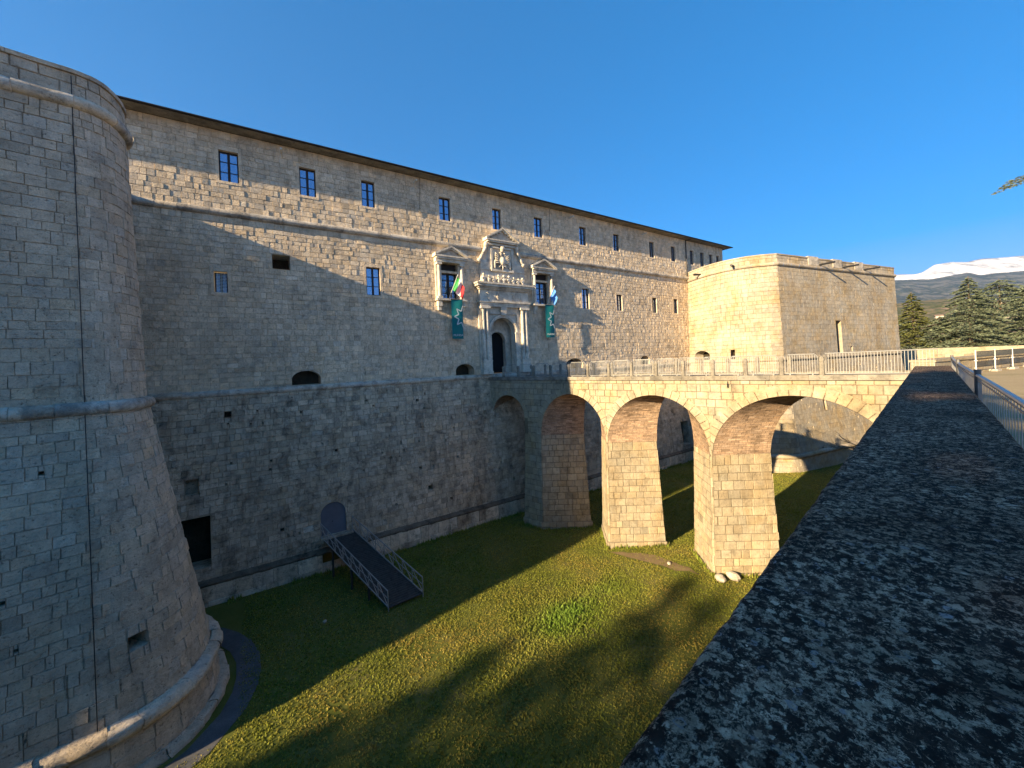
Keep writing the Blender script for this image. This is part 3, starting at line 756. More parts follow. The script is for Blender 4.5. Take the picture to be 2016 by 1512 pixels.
# right bastion (walk from curtain to salient)
PRw = [(48.2, 30.6), (47.1, 28.6), (46.35, 26.6), (45.95, 24.8), (45.95, 23.4), (46.3, 22.0), (46.95, 20.8), (47.7, 19.85), (48.45, 19.2)]
def fR(t): return (48.7+.987*t, 19.1-.16*t)
PRa = smooth(PRw+[fR(.02)], 3)
WRa = Wall(PRa, boff); WRb = Wall([fR(0), fR(9), fR(18), fR(25.9)], boff)
bastR = thing('bastion', 'sunlit ochre bastion with sharp corner beyond the bridge', 'bastion', (50, 22, -13.2), (0, 0, 0), FZ)
mb = MB(); hA = [(7.6, 8.05, -.9, .3, .8, 1), (2.3, 4.9, -1., .35, 1.2, 1)]
masonry(mb, 0, WRa.L[-1], -13.5, 9.5, WRa.at, hA, seed=51, rowh=(.42, .58), bw=(.45, .9), h=(0, .022), breaks=WRa.L, zbreaks=[-1], sp=.06, odd=.02, tilt=.003, bo=.035)
masonry(mb, 0, WRa.L[-1], 9.9, 10.72, WRa.at, (), seed=52, rowh=(.4, .45), bw=(.5, 1.), breaks=WRa.L, bo=.035)
arcfill(mb, WRa.at, 2.3, 4.9, -.3, .35, 1.15)
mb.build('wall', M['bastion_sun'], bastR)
mb = MB(); hB = [(10.55, 11.75, -.7, 3.36, 1.0, 1), (13.4, 13.95, -.5, .15, .8, 1), (5.7, 6.3, -7.1, -5.9, .8, 1)]
r6 = random.Random(9)
for k in range(90):
    a, z = r6.uniform(1, 24), r6.uniform(-12, -1.8); s = r6.choice((.06, .08, .1, .12))
    if not (5 < a < 7 and -7.6 < z < -5.4): hB.append((a-s, a+s, z-s, z+s, .3, 1))
masonry(mb, 0, 25.9, -13.5, 9.5, WRb.at, hB, seed=53, rowh=(.4, .55), bw=(.5, 1.1), h=(0, .006), bev=.007, breaks=[9, 18], zbreaks=[-1], sp=.06, odd=.02, tilt=.003)
masonry(mb, 0, 25.9, 9.9, 10.72, WRb.at, (), seed=54, rowh=(.4, .45), bw=(.6, 1.2))
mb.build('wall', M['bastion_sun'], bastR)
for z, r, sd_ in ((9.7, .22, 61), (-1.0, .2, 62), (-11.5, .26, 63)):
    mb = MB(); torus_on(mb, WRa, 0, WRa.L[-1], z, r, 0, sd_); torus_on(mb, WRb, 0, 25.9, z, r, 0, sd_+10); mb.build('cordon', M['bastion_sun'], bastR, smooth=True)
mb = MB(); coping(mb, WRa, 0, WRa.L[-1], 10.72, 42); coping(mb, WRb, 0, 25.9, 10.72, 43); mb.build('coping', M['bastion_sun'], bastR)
Wt = Wall([fR(25.9), (fR(25.9)[0]-3.5, fR(25.9)[1]+22)], boff)
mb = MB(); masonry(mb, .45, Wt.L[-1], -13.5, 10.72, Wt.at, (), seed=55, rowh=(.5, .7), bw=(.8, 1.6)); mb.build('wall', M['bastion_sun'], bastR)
mb = MB(); cap_poly(mb, [WRa.at(a, 9.6, -.5)[:2] for a in WRa.L]+[WRb.at(a, 9.6, -.5)[:2] for a in (9, 18, 25.9)]+[(80, 32), (50, 32)], 9.7); mb.build('terrace', M['kerb'], bastR)
for a in (8.1, 13.2, 18.1):
    mb = MB(); p0 = WRb.at(a, 10.1, -.2); p1 = WRb.at(a, 10.06, 1.6); mb.tube([p0, p1], .11, 8); mb.build('waterspout', M['iron'], bastR)
    mb = MB()
    q = [WRb.at(a-1.9, 10, .03), WRb.at(a-.4, 10, .03)]
    masonry(mb, a-2.3, a-.3, 10.1, 11.0, lambda x, z, o_: WRb.at(x, z, o_+.09), (), seed=70, rowh=(.44, .46), bw=(.7, 1)); mb.box(0, .001, 0, .001, 0, .001)
    mb2 = MB(); k0, k1 = WRb.at(a-2.3, 10.6, .08), WRb.at(a-.3, 10.6, .08); k2, k3 = WRb.at(a-.3, 10.6, -.5), WRb.at(a-2.3, 10.6, -.5)
    mb2.add([(*k[:2], 9.95) for k in (k0, k1, k2, k3)]+[(*k[:2], 10.99) for k in (k0, k1, k2, k3)], [(0,1,5,4),(1,2,6,5),(2,3,7,6),(3,0,4,7),(4,5,6,7)], (1.15,)*3)
    mb2.build('parapet_block', M['cordon'], bastR)
for a in (3.6, 8.2):
    mb = MB(); p0 = WRa.at(a, 10.0, -.2); p1 = WRa.at(a, 9.95, 1.0); mb.tube([p0, p1], .13, 8); mb.build('waterspout', M['iron'], bastR)

# ================================================================== BRIDGE
W_ = 4.2; ZD = -1.57
ARCH = [(.4, 3.95, -4.65, -2.83), (5.6, 11.2, -5.9, -2.6), (11.35, 17.8, -5.9, -2.52), (17.95, 25.9, -6.1, -2.36)]
MID = [(.4, 3.95), (8.2, 9.75), (13.95, 16.35), (20.5, 25.9)]
bridge = thing('bridge', 'stone arched bridge on diamond piers crossing the grassy moat to the portal', 'bridge', (13, 2, -13.2), (BO[0], BO[1], 0), BZ)
def bf(a, z, off): return (a, -off, z)
def bbk(a, z, off): return (a, W_+off, z)
def archz(s, ext=0):
    for (s0, s1, zs, zt) in ARCH:
        c = (s0+s1)/2; a = (s1-s0)/2+ext
        if abs(s-c) < a: return zs+(zt-zs+ext)*math.sqrt(max(0, 1-((s-c)/a)**2))
    return None
bholes = []
for (s0, s1, zs, zt) in ARCH:
    c = (s0+s1)/2; a = (s1-s0)/2+.3; b = zt-zs+.3
    z = zs-1.6
    while z < zt+.3:
        zz = z+.11; k = max(0, (zz-zs)/b); hw = a*math.sqrt(max(0, 1-k*k)) if zz > zs else a
        lo_ = c-hw; hi_ = c+hw
        bholes.append((lo_, hi_, z, zz, 0)); z = zz
for fn, nm in ((bf, 'spandrel_wall'), (bbk, 'spandrel_wall')):
    mb = MB()
    masonry(mb, -.6, 27.0, -6.2, ZD, fn, bholes, seed=81, rowh=(.36, .5), bw=(.36, .74), h=(.0, .028), back=False, sp=.10, joint=.011)
    ss = sorted(set(list(np.linspace(-.6, 27, 150))+[v for A in ARCH for v in A[:2]]))
    for i in range(len(ss)-1):
        m0, m1 = ss[i]+1e-4, ss[i+1]-1e-4
        z0 = archz(m0); z1 = archz(m1)
        z0 = -6.3 if z0 is None else z0; z1 = -6.3 if z1 is None else z1
        mb.add([fn(ss[i], z0, -.015), fn(ss[i+1], z1, -.015), fn(ss[i+1], ZD, -.015), fn(ss[i], ZD, -.015)], [(0, 1, 2, 3)], (.5,)*3)
    if fn is bf:
        masonry(mb, 25.9, 27.2, -13.4, -6.2, fn, (), seed=83)
        masonry(mb, -.6, .4, -13.4, -6.2, fn, (), seed=84)
    mb.build(nm, M['pier'], bridge)
    for i, (s0, s1, zs, zt) in enumerate(ARCH):
        mb = MB()
        c = (s0+s1)/2; a = (s1-s0)/2; b = zt-zs; n = (12, 19, 23, 27)[i]; e = (.4, .5, .55, .6)[i]
        lo = (ARCH[i-1][1]+s0)/2+.005 if i else -9; hi = (s1+ARCH[i+1][0])/2-.005 if i < 3 else 99
        for k in range(n):
            t0, t1 = math.pi*k/n+.006, math.pi*(k+1)/n-.006
            tn = tone_rand(rg, .1); h_ = rg.uniform(.012, .04)
            def pt(t, r, o_): return fn(min(max(c+(a+r)*math.cos(t), lo), hi), zs+(b+r)*math.sin(t), o_)
            vs_ = [pt(t0, 0, -.05), pt(t0, e, -.05), pt(t1, e, -.05), pt(t1, 0, -.05)]+[pt(t0, .015, h_), pt(t0, e-.02, h_), pt(t1, e-.02, h_), pt(t1, .015, h_)]
            mb.add(vs_, [(0,1,5,4),(1,2,6,5),(2,3,7,6),(3,0,4,7),(4,5,6,7)], tn)
        mb.build('voussoir_ring', M['pier'], bridge)
for i, (s0, s1, zs, zt) in enumerate(ARCH):           # brick vaults
    c = (s0+s1)/2; a = (s1-s0)/2; b = zt-zs; m0, m1 = MID[i]; cm = (m0+m1)/2; am = (m1-m0)/2
    def vf(q, t, off):
        th = q; k = 1-abs(t/W_*2-1)
        cc, aa = lerp(c, cm, k), lerp(a, am, k)
        return (cc+(aa-off)*math.cos(th), t, zs+(b-off)*math.sin(th))
    L_ = math.pi*math.sqrt((a*a+b*b)/2)/math.pi
    mb = MB()
    masonry(mb, 0, math.pi, .0, W_, vf, (), seed=90+i, rowh=(.26, .34), bw=(.075/L_*1, .10/L_), joint=.003, bev=.004, jit=.002, h=(0, .012), breaks=list(np.linspace(0, math.pi, 33)), zbreaks=[W_/2], mort=.7, sp=.2) if False else None
    nq = 46; nt_ = 14
    for q in range(nq*2):
        for t in range(nt_):
            q0, q1 = math.pi*q/(nq*2), math.pi*(q+1)/(nq*2); t0, t1 = W_*t/nt_, W_*(t+1)/nt_
            sh = (.5 if q % 2 else 0)*W_/nt_
            t0 = max(0, t0-sh); t1 = max(0.02, t1-sh) if t < nt_-1 else W_
            if t0 < W_/2 < t1: parts = [(t0, W_/2), (W_/2, t1)]
            else: parts = [(t0, t1)]
            tn = tone_rand(rg, .2); h_ = rg.uniform(0, .02)
            for x0, x1 in parts:
                mb.add([vf(q0+.002, x0+.006, h_), vf(q1-.002, x0+.006, h_), vf(q1-.002, x1-.006, h_), vf(q0+.002, x1-.006, h_)], [(0,1,2,3)], tn)
    for q in range(24):
        for t in range(2):
            q0, q1 = math.pi*q/24, math.pi*(q+1)/24
            mb.add([vf(q0, t*W_/2, -.02), vf(q1, t*W_/2, -.02), vf(q1, (t+1)*W_/2, -.02), vf(q0, (t+1)*W_/2, -.02)], [(0,1,2,3)], (.6,)*3)
    mb.build('vault', M['brick'], bridge)
PIER = [[(3.95, 0), (5.6, 0), (8.2, 2.05), (5.6, W_), (3.95, W_)],
        [(11.2, 0), (11.35, 0), (13.95, 2.05), (11.35, W_), (11.2, W_), (9.75, 2.05)],
        [(17.8, 0), (17.95, 0), (20.5, 2.05), (17.95, W_), (17.8, W_), (16.35, 2.05)]]
for i, P in enumerate(PIER):
    cx = sum(p[0] for p in P)/len(P); cy = W_/2
    zt = (-4.65, -5.9, -5.9)[i] if i else -5.9
    mb = MB(); n = len(P)
    def pp(p, z, off, zt=zt):
        k = 1+max(0, (zt-z))*.019+off/1.9
        return (cx+(p[0]-cx)*k, cy+(p[1]-cy)*k, z)
    for e in range(n):
        p, q = P[e], P[(e+1) % n]; L_ = math.hypot(p[0]-q[0], p[1]-q[1])
        def ef(a, z, off): 
            t = min(max(a/L_, 0), 1); return pp((lerp(p[0], q[0], t), lerp(p[1], q[1], t)), z, off)
        ztop = zt if L_ > .5 else -6.0
        if i == 0 and e == n-1: ztop = -4.65
        if L_ < .5: masonry(mb, 0, L_, -12.7, ztop, ef, (), seed=100+i*10+e, rowh=(.4, .56), bw=(.15, .2), sp=.08)
        else: masonry(mb, 0, L_, -12.7, ztop, ef, (), seed=100+i*10+e, rowh=(.40, .54), bw=(.38, .72), h=(.0, .03), sp=.10, joint=.012, mort=.5)
    pr = sub(mb.build('pier', M['pier'], bridge))
    mb = MB()
    for e in range(n):
        p, q = P[e], P[(e+1) % n]; L_ = math.hypot(p[0]-q[0], p[1]-q[1])
        def ef(a, z, off):
            t = min(max(a/L_, 0), 1); return pp((lerp(p[0], q[0], t), lerp(p[1], q[1], t)), z, off+.09)
        masonry(mb, 0, L_, -13.5, -12.7, ef, (), seed=140+i*10+e, rowh=(.36, .44), bw=(.4, .75) if L_ > .5 else (.15, .2), h=(.0, .03), sp=.10, joint=.012, mort=.5)
    mb.add([pp(p, -12.7, .075) for p in P], [tuple(range(n))], (.9,)*3)
    mb.build('plinth', M['pier'], pr)
mb = MB(); mbk = MB()
a = -.6
while a < 27.2:
    e = min(a+rg.uniform(1.2, 2.0), 27.2); t = tone_rand(rg, .08); dz = rg.uniform(-.008, .008)
    mb.box(a+.004, e-.004, -.1, .42, -1.555, -1.3+dz, t); mbk.box(a+.004, e-.004, W_-.42, W_+.1, -1.555, -1.3+dz, t); a = e
mb.build('kerb', M['kerb'], bridge); mbk.build('kerb', M['kerb'], bridge)
mb = MB(); mb.box(-.6, 27.2, .42, W_-.42, -1.9, -1.52); mb.build('deck', M['kerb'], bridge)
mb = MB(); mb.tube([(18.9, -.02, -1.62), (18.9, -.02, -1.75)], .03, 6); mb.tube([(18.9, -.1+.06*math.cos(t), -1.85+.12*math.sin(t)) for t in np.linspace(0, 6.28, 14)], .02, 5)
mb.build('mooring_ring', M['iron'], bridge)
# stone bollard posts along both kerbs
for side in (0, 1):
    for k in range(-5, 9):
        s = 9.89+1.645*k; y = .18 if not side else W_-.18
        mb = MB(); r = .105
        mb.tube([(s, y, -1.3), (s, y, -.62), (s, y, -.6), (s, y, -.5), (s, y, -.42), (s, y, -.36)], [r*1.1, r, r*1.15, r*1.15, r*.9, r*.3], 8)
        mb.build('bollard_post', M['kerb'], bridge)
# ------------------------------------------------------------------ crowd barriers between the posts
def barrier_mesh(L, h=1.05, n=13):
    f = MB(); c = .12
    f.tube([(0, 0, .06), (0, 0, h-c), (c, 0, h), (L-c, 0, h), (L, 0, h-c), (L, 0, .06), (0, 0, .06)], .022, 6)
    b = MB()
    for k in range(1, n): x = L*k/n; b.tube([(x, 0, .07), (x, 0, h-(.02 if c < x < L-c else .06))], .0105, 5)
    return f, b
def make_barrier(name, label, s, t, L, n=13, h=1.05, group='barriers along the bridge'):
    o = thing(name, label, 'barrier', (s, t, -1.3), (BO[0], BO[1], 0), BZ, group)
    EXTRA[o.name] = {}
    f, b = barrier_mesh(L, h, n)
    f.build('frame', M['steel'], o); b.build('bars', M['steel'], o)
    for x in (.2, L-.2):
        m_ = MB(); m_.box(x-.03, x+.03, -.12, .3, 0, .03); m_.box(x-.015, x+.015, -.015, .015, .03, .07); m_.build('foot', M['steel'], o)
    return o
def blabel(i):
    d = ['nearest the portal', 'second from the portal', 'third from the portal', 'fourth from the portal', 'fifth from the portal', 'just left of the shadow edge on the bridge', 'first in full sun beyond the shadow edge',
         'above the left side of the third pier from the right', 'left of the crown of the third arch', 'right of the crown of the third arch', 'above the pier between third and fourth arch', 'above the left haunch of the widest arch', 'over the crown of the widest arch', 'next to the long railing']
    return d[i]
b0 = None
LAB = ['shaded metal barrier on the bridge beside the portal steps', 'shaded metal barrier second from the portal on the near kerb', 'shaded metal barrier third from the portal on the near kerb',
       'shaded metal barrier fourth from the portal on the near kerb', 'metal barrier half lit at the shadow edge of the bridge', 'sunlit metal barrier just right of the bridge shadow edge',
       'sunlit metal barrier over the left haunch of the third arch', 'sunlit metal barrier left of the third arch crown', 'sunlit metal barrier right of the third arch crown',
       'sunlit metal barrier above the pier between third and widest arch', 'sunlit metal barrier over the left haunch of the widest arch', 'sunlit metal barrier over the widest arch crown',
       'sunlit metal barrier joining the long picket railing on the bridge']
for i, k in enumerate(range(-5, 8)):
    s = 9.89+1.645*k+.16
    if b0 is None: b0 = make_barrier('crowd_barrier', LAB[0], s, .2, 1.33)
    else: dup(b0, (*B2W(s, .2), -1.3), BZ+rg.uniform(-.03, .03), LAB[i])
for i, k in enumerate(range(-3, 6)):
    s = 9.89+1.645*k+.16; dup(b0, (*B2W(s, W_-.2), -1.3), BZ+rg.uniform(-.02, .02), 'metal barrier on the far kerb of the bridge, behind the near row')
rl = thing('picket_railing', 'long sunlit picket railing at the park end of the bridge', 'railing', (23.2, .2, -1.3), (BO[0], BO[1], 0), BZ); EXTRA[rl.name] = {}
f = MB(); f.tube([(0, 0, .05), (0, 0, 1.05), (3.75, 0, 1.08), (3.75, 0, .05), (0, 0, .05)], .026, 6); f.build('frame', M['steel'], rl)
f = MB()
for k in range(1, 34): x = 3.75*k/34; f.tube([(x, 0, .05), (x, 0, 1.05)], .012, 5)
f.build('pickets', M['steel'], rl)

# ================================================================== PARAPET, RAILING, FENCE
par = thing('parapet_wall', 'broad lichen-covered stone parapet running from the foreground to the bridge', 'wall', (10, 0, PG), (0, 0, 0), PZ)
EXTRA[par.name] = {'org': (10, 0, PG)}
mb = MB(); ns_ = 420; nq = 26
ss = np.concatenate([np.linspace(-6, 0, 20)[:-1], np.geomspace(1, 6, 260)-1, np.linspace(5.1, 24.6, 160)])
qs = [.545, .54, .53, .515]+list(np.linspace(.49, -.49, 22))+[-.515, -.53, -.54, -.545]
zq = [-1.12, -1.0, -.972, -.957]+[-.95]*22+[-.957, -.972, -1.0, -1.12]
vs_ = []
for s in ss:
    for q, z in zip(qs, zq):
        k = .010*mnoise.noise((s*2.1, q*2.1, 0))+.006*mnoise.noise((s*8, q*8, 3))+.003*mnoise.noise((s*26, q*26, 3))
        e = .004*mnoise.noise((s*3.1, 0, q*2+5))+.007*mnoise.noise((s*13, z*6, 8))
        vs_.append((float(s), float(q+(e if abs(q) > .5 else 0)), z+k))
m_ = len(qs)
mb.add(vs_, [(i*m_+k, (i+1)*m_+k, (i+1)*m_+k+1, i*m_+k+1) for i in range(len(ss)-1) for k in range(m_-1)])
i0 = (len(ss)-1)*m_
mb.add([vs_[i0+k] for k in range(m_)], [tuple(range(m_))])
mb.build('coping', M['lichen'], par, smooth=True)
mb = MB()
masonry(mb, -58, 25.2, -13.5, -1.05, lambda a, z, off: (a, .47+off+.02*(-1-z), z), (), seed=150, rowh=(.45, .6), bw=(.6, 1.2))
masonry(mb, -58, 24.6, PG-.1, -1.05, lambda a, z, off: (a, -.49-off, z), (), seed=151, rowh=(.3, .35), bw=(.6, 1.2))
masonry(mb, -.49, .47, PG-.1, -1.05, lambda a, z, off: (24.58+off, a, z), (), seed=152, rowh=(.3, .35), bw=(.4, .6))
mb.build('retaining_wall', M['pier'], par)
# right-hand length of the moat wall beyond the bridge, with its low parapet
rz = math.atan2(rs[1], rs[0])
rw = thing('low_parapet_wall', 'low sandy stone wall edging the park behind the white fence posts', 'wall', (0, 0, PG), (J2[0], J2[1], 0), rz)
mb = MB()
masonry(mb, 0, 70, PG-.1, -.92, lambda a, z, off: (a, -.45-off, z), (), seed=160, rowh=(.35, .4), bw=(1.6, 2.6), sp=.06)
masonry(mb, 0, 70, -13.5, -.92, lambda a, z, off: (a, .45+off, z), (), seed=161, rowh=(.5, .7), bw=(.8, 1.6))
mb.box(.01, 69.9, -.43, .43, -13, -.93); mb.box(0, 70, -.52, .52, -.92, -.80); mb.build('masonry', M['pier'], rw)
# other moat walls, out of sight round the corners
def moatwall(label, p, q, seed):
    L_ = math.hypot(q[0]-p[0], q[1]-p[1]); an = math.atan2(q[1]-p[1], q[0]-p[0])
    o = thing('moat_wall', label, 'wall', (0, 0, PG), (p[0], p[1], 0), an)
    mb = MB(); masonry(mb, 0, L_, -13.5, -.95, lambda a, z, off: (a, off, z), (), seed=seed, rowh=(.7, .9), bw=(1.2, 2.4))
    mb.box(0, L_, -.9, .05, -1.9, -.8); mb.build('masonry', M['pier'], o)
moatwall('plain stone moat wall closing the ditch behind the viewpoint', A2, A1, 170)
moatwall('plain stone moat wall closing the ditch beyond the sunlit bastion', K1, K2, 171)
# steel railing on the park side of the parapet
ral = thing('steel_railing', 'grey steel railing with thin bars along the park side of the parapet', 'railing', (12, -.62, PG), (0, 0, 0), PZ)
RT = -.68
mb = MB()
pts = [(s, -.62-.03*math.sin(s*.25), RT) for s in np.linspace(-4, 27.4, 60)]
mb.tube(pts, .034, 8); mb.build('handrail', M['handsteel'], ral, smooth=True)
mb = MB(); mb.tube([(p[0], p[1], PG+.12) for p in pts], .018, 6); mb.tube([(p[0], p[1], RT-.1) for p in pts], .012, 6); mb.build('lower_rail', M['railsteel'], ral)
mb = MB()
for k in range(126):
    s = -4+k*.25; y = -.62-.03*math.sin(s*.25); mb.tube([(s, y, PG+.12), (s, y, RT-.02)], .005, 5)
mb.build('bars', M['handsteel'], ral)
for s in (-3.6, 4.4, 12.3, 19.8, 27.3):
    y = -.62-.03*math.sin(s*.25)
    mb = MB(); mb.tube([(s, y, PG), (s, y, RT+.09)], .05, 10); mb.tube([(s, y, RT+.09), (s, y, RT+.12)], .055, 10); mb.build('post', M['railsteel'], ral)
# fence with white posts in block feet along the low wall
fen = thing('mesh_fence', 'temporary fence of white posts and dark mesh along the low park wall', 'fence', (0, -.95, PG), (J2[0], J2[1], 0), rz)
mb = MB()
for k in range(12):
    s = 3.2+k*2.55; o_ = MB(); o_.tube([(s, -.95, PG), (s, -.95, -.42)], .027, 8); o_.tube([(s, -.95, -1.0), (s, -.95, -.95)], .065, 8)
    pst = sub(o_.build('fence_post', M['white'], fen)); o_ = MB(); o_.box(s-.32, s+.32, -1.1, -.8, PG, PG+.12); o_.build('foot_block', M['cordon'], pst)
for z in (-.5, -.78, -1.5): mb.tube([(3.2, -.95, z), (32, -.95, z)], .014, 5)
for z in np.linspace(-.78, -.5, 7)[1:-1]: mb.tube([(3.2, -.95, z), (32, -.95, z)], .006, 4)
mb.build('wires', M['net'], fen)
mb = MB()
for k in range(570): s = 3.25+k*.05; mb.tube([(s, -.95, -.78), (s, -.95, -.5)], .006, 4)
mb.build('mesh_strip', M['net'], fen)

# ================================================================== RAMP FOOTBRIDGE TO THE BASEMENT DOOR
fbr = thing('footbridge', 'dark wooden ramp with lattice handrails down from the grey basement door', 'footbridge', (4.5, 25, -13.2), (0, 0, 0), FZ)
A0 = Vector((3.0, 28.35, -11.05)); A1_ = Vector((5.35, 21.3, -13.0)); B0 = Vector((4.95, 28.35, -11.05)); B1 = Vector((7.35, 21.45, -13.0))
mb = MB(); n = 46
for k in range(n):
    t0, t1 = k/n+.002, (k+1)/n-.002
    a, b, c, d = A0.lerp(A1_, t0), A0.lerp(A1_, t1), B0.lerp(B1, t1), B0.lerp(B1, t0); dn = Vector((0, 0, -.05))
    mb.add([tuple(p) for p in (a, d, c, b, a+dn, d+dn, c+dn, b+dn)], [(0,1,2,3),(4,7,6,5),(0,4,5,1),(1,5,6,2),(2,6,7,3),(3,7,4,0)], tone_rand(rg, .15))
mb.build('plank_deck', M['wood'], fbr)
for p, q in ((A0, A1_), (B0, B1)):
    mb = MB(); h = Vector((0, 0, .92)); lo = Vector((0, 0, .04))
    mb.tube([p+h, q+h], .035, 6); mb.tube([p+lo, q+lo], .035, 6); mb.tube([p+h*.55, q+h*.55], .018, 5)
    for k in range(8):
        a, b = p.lerp(q, k/8), p.lerp(q, (k+1)/8); mb.tube([a+lo, a+h], .025, 5); mb.tube([a+h, b+lo], .02, 5)
    mb.tube([q-Vector((0, 0, .2)), q+h], .03, 6); mb.build('lattice_handrail', M['steel'], fbr)
mb = MB()
for t in (.2, .5, .75):
    for p, q in ((A0, A1_), (B0, B1)): c = p.lerp(q, t); mb.tube([c, (c.x, c.y, -13.4)], .07, 6)
    mb.tube([A0.lerp(A1_, t)-Vector((0, 0, .1)), B0.lerp(B1, t)-Vector((0, 0, .1))], .06, 6)
mb.build('trestle', M['wood'], fbr)

# ================================================================== FLAGS, BANNERS, FLOODLIGHTS
def cloth(mb, fn, nu, nv, tone=(1, 1, 1), th=.01):
    vs_ = []
    for i in range(nu+1):
        for k in range(nv+1): vs_.append(fn(i/nu, k/nv))
    mb.add(vs_, [(i*(nv+1)+k, (i+1)*(nv+1)+k, (i+1)*(nv+1)+k+1, i*(nv+1)+k+1) for i in range(nu) for k in range(nv)], tone)
def flag(name, label, a, z, L, cols, width, drop):
    o = thing(name, label, 'flag', (a, YW-.2, z), (0, 0, 0), FZ)
    base = Vector((a, YW-.1, z-.1)); tipv = base+Vector((.28, -.35, .93)).normalized()*L
    mb = MB(); mb.tube([base, tipv], .022, 6); mb.ball(tuple(tipv), .045, 6, 5); mb.build('pole', M['white'], o)
    n = len(cols)
    for i, m_ in enumerate(cols):                      # stripes hang slack from the pole
        mb = MB()
        def fl(s, v):
            t = (i+s)/n; p = tipv.lerp(base, .03+v*.6)
            return (p.x+t*width*(.55+.45*v)+.04*math.sin(t*10+v*2), p.y-.1*t+.10*math.sin(t*10+v*3), p.z-drop*t*(1.0-.12*v)-.08*t*t)
        cloth(mb, fl, 6, 10); mb.build('stripe', m_, o, smooth=True)
    return o
flag('flag', 'green white and red flag on a pole at the left portal window', 13.42, 5.6, 2.05, [M['fgreen'], M['fwhite'], M['fred']], .95, .85)
flag('flag', 'light blue flag on a pole at the right portal window', 23.85, 5.6, 1.85, [M['fblue'], M['fblue']], .5, .95)
def text_mesh(txt, size):
    cu = bpy.data.curves.new('lettering', 'FONT'); cu.body = txt; cu.size = size; cu.extrude = .004; cu.align_x = 'CENTER'
    t = bpy.data.objects.new('lettering', cu); COL.objects.link(t)
    me = bpy.data.meshes.new_from_object(t.evaluated_get(bpy.context.evaluated_depsgraph_get()))
    bpy.data.objects.remove(t); me.name = 'lettering'; return me
def banner(label, a0, a1, z0, z1, sg):
    o = thing('banner', label, 'banner', ((a0+a1)/2, YW-.62, z0), (0, 0, 0), FZ, 'teal banners beside the portal')
    mb = MB(); y = YW-.62
    def fy(s, v): return y+.025*math.sin(s*5+v*3)+.02*math.sin(v*9)
    cloth(mb, lambda s, v: (lerp(a0, a1, s), fy(s, v), lerp(z1, z0, v)), 8, 20); mb.build('cloth', M['teal'], o, smooth=True)
    mb = MB(); mb.tube([(a0-.05, y, z1), (a1+.05, y, z1)], .025, 6); mb.tube([(a0+.1, y, z1), (a0+.1, YW-.4, z1+.05)], .02, 5); mb.tube([(a1-.1, y, z1), (a1-.1, YW-.4, z1+.05)], .02, 5); mb.build('hanging_bar', M['iron'], o)
    w_ = a1-a0; zc = lerp(z0, z1, .56)                # half of an outlined star, cut by the cloth edge
    ed = a1 if sg > 0 else a0
    P = []
    for k in range(9):
        t = math.pi/2+math.pi*k/8; r = .92 if k % 2 == 0 else .5
        P.append((ed+sg*(r*math.cos(t))*w_*.86, zc+r*math.sin(t)*1.0))
    mb = MB()
    for k in range(8):
        p, q = P[k], P[k+1]; dx, dz = q[0]-p[0], q[1]-p[1]; l = math.hypot(dx, dz); nx_, nz_ = -dz/l*.045, dx/l*.045
        pl = [(p[0]+nx_, p[1]+nz_), (q[0]+nx_, q[1]+nz_), (q[0]-nx_, q[1]-nz_), (p[0]-nx_, p[1]-nz_)]
        pl = [(min(max(x, a0), a1), z) for x, z in pl]
        mb.add([(x, y-.056, z) for x, z in pl], [(0, 1, 2, 3)])
    mb.build('star_emblem', M['bwhite'], o)
    me = text_mesh('MUNDA', .24); me.materials.append(M['bwhite'])
    t = bpy.data.objects.new('lettering', me); COL.objects.link(t); t.parent = o
    t.location = (0, -.06, .22); t.rotation_euler = (R(90), 0, 0)
banner('teal banner with half a white star under the left portal window', 13.36, 14.38, 2.08, 5.35, 1)
banner('teal banner with half a white star under the right portal window', 23.2, 24.25, 2.2, 5.35, 1)
FLB = ['white tube floodlight under the eaves nearest the grey bastion', 'white tube floodlight under the eaves above the lower lit window', 'white tube floodlight under the eaves right of the portal', 'white tube floodlight under the eaves nearest the sunlit bastion']
fl0 = None
for i, a in enumerate((1.62, 10.75, 27.2, 38.8)):
    if fl0 is None:
        fl0 = thing('floodlight', FLB[0], 'floodlight', (a, YW, 14.5), (0, 0, 0), FZ, 'floodlights under the eaves'); EXTRA[fl0.name] = {}
        mb = MB(); mb.box(0, .1, -.75, -.1, .0, .12); mb.build('lamp_tube', M['white'], fl0)
        mb = MB(); mb.tube([(.05, -.1, .06), (.05, 0, .06)], .03, 6); mb.tube([(.05, -.15, .0), (.0, -.05, -.3), (-.05, -.01, -.55)], .012, 5); mb.build('bracket', M['white'], fl0)
    else: dup(fl0, (*F2W(a, YW), 14.5), FZ, FLB[i])

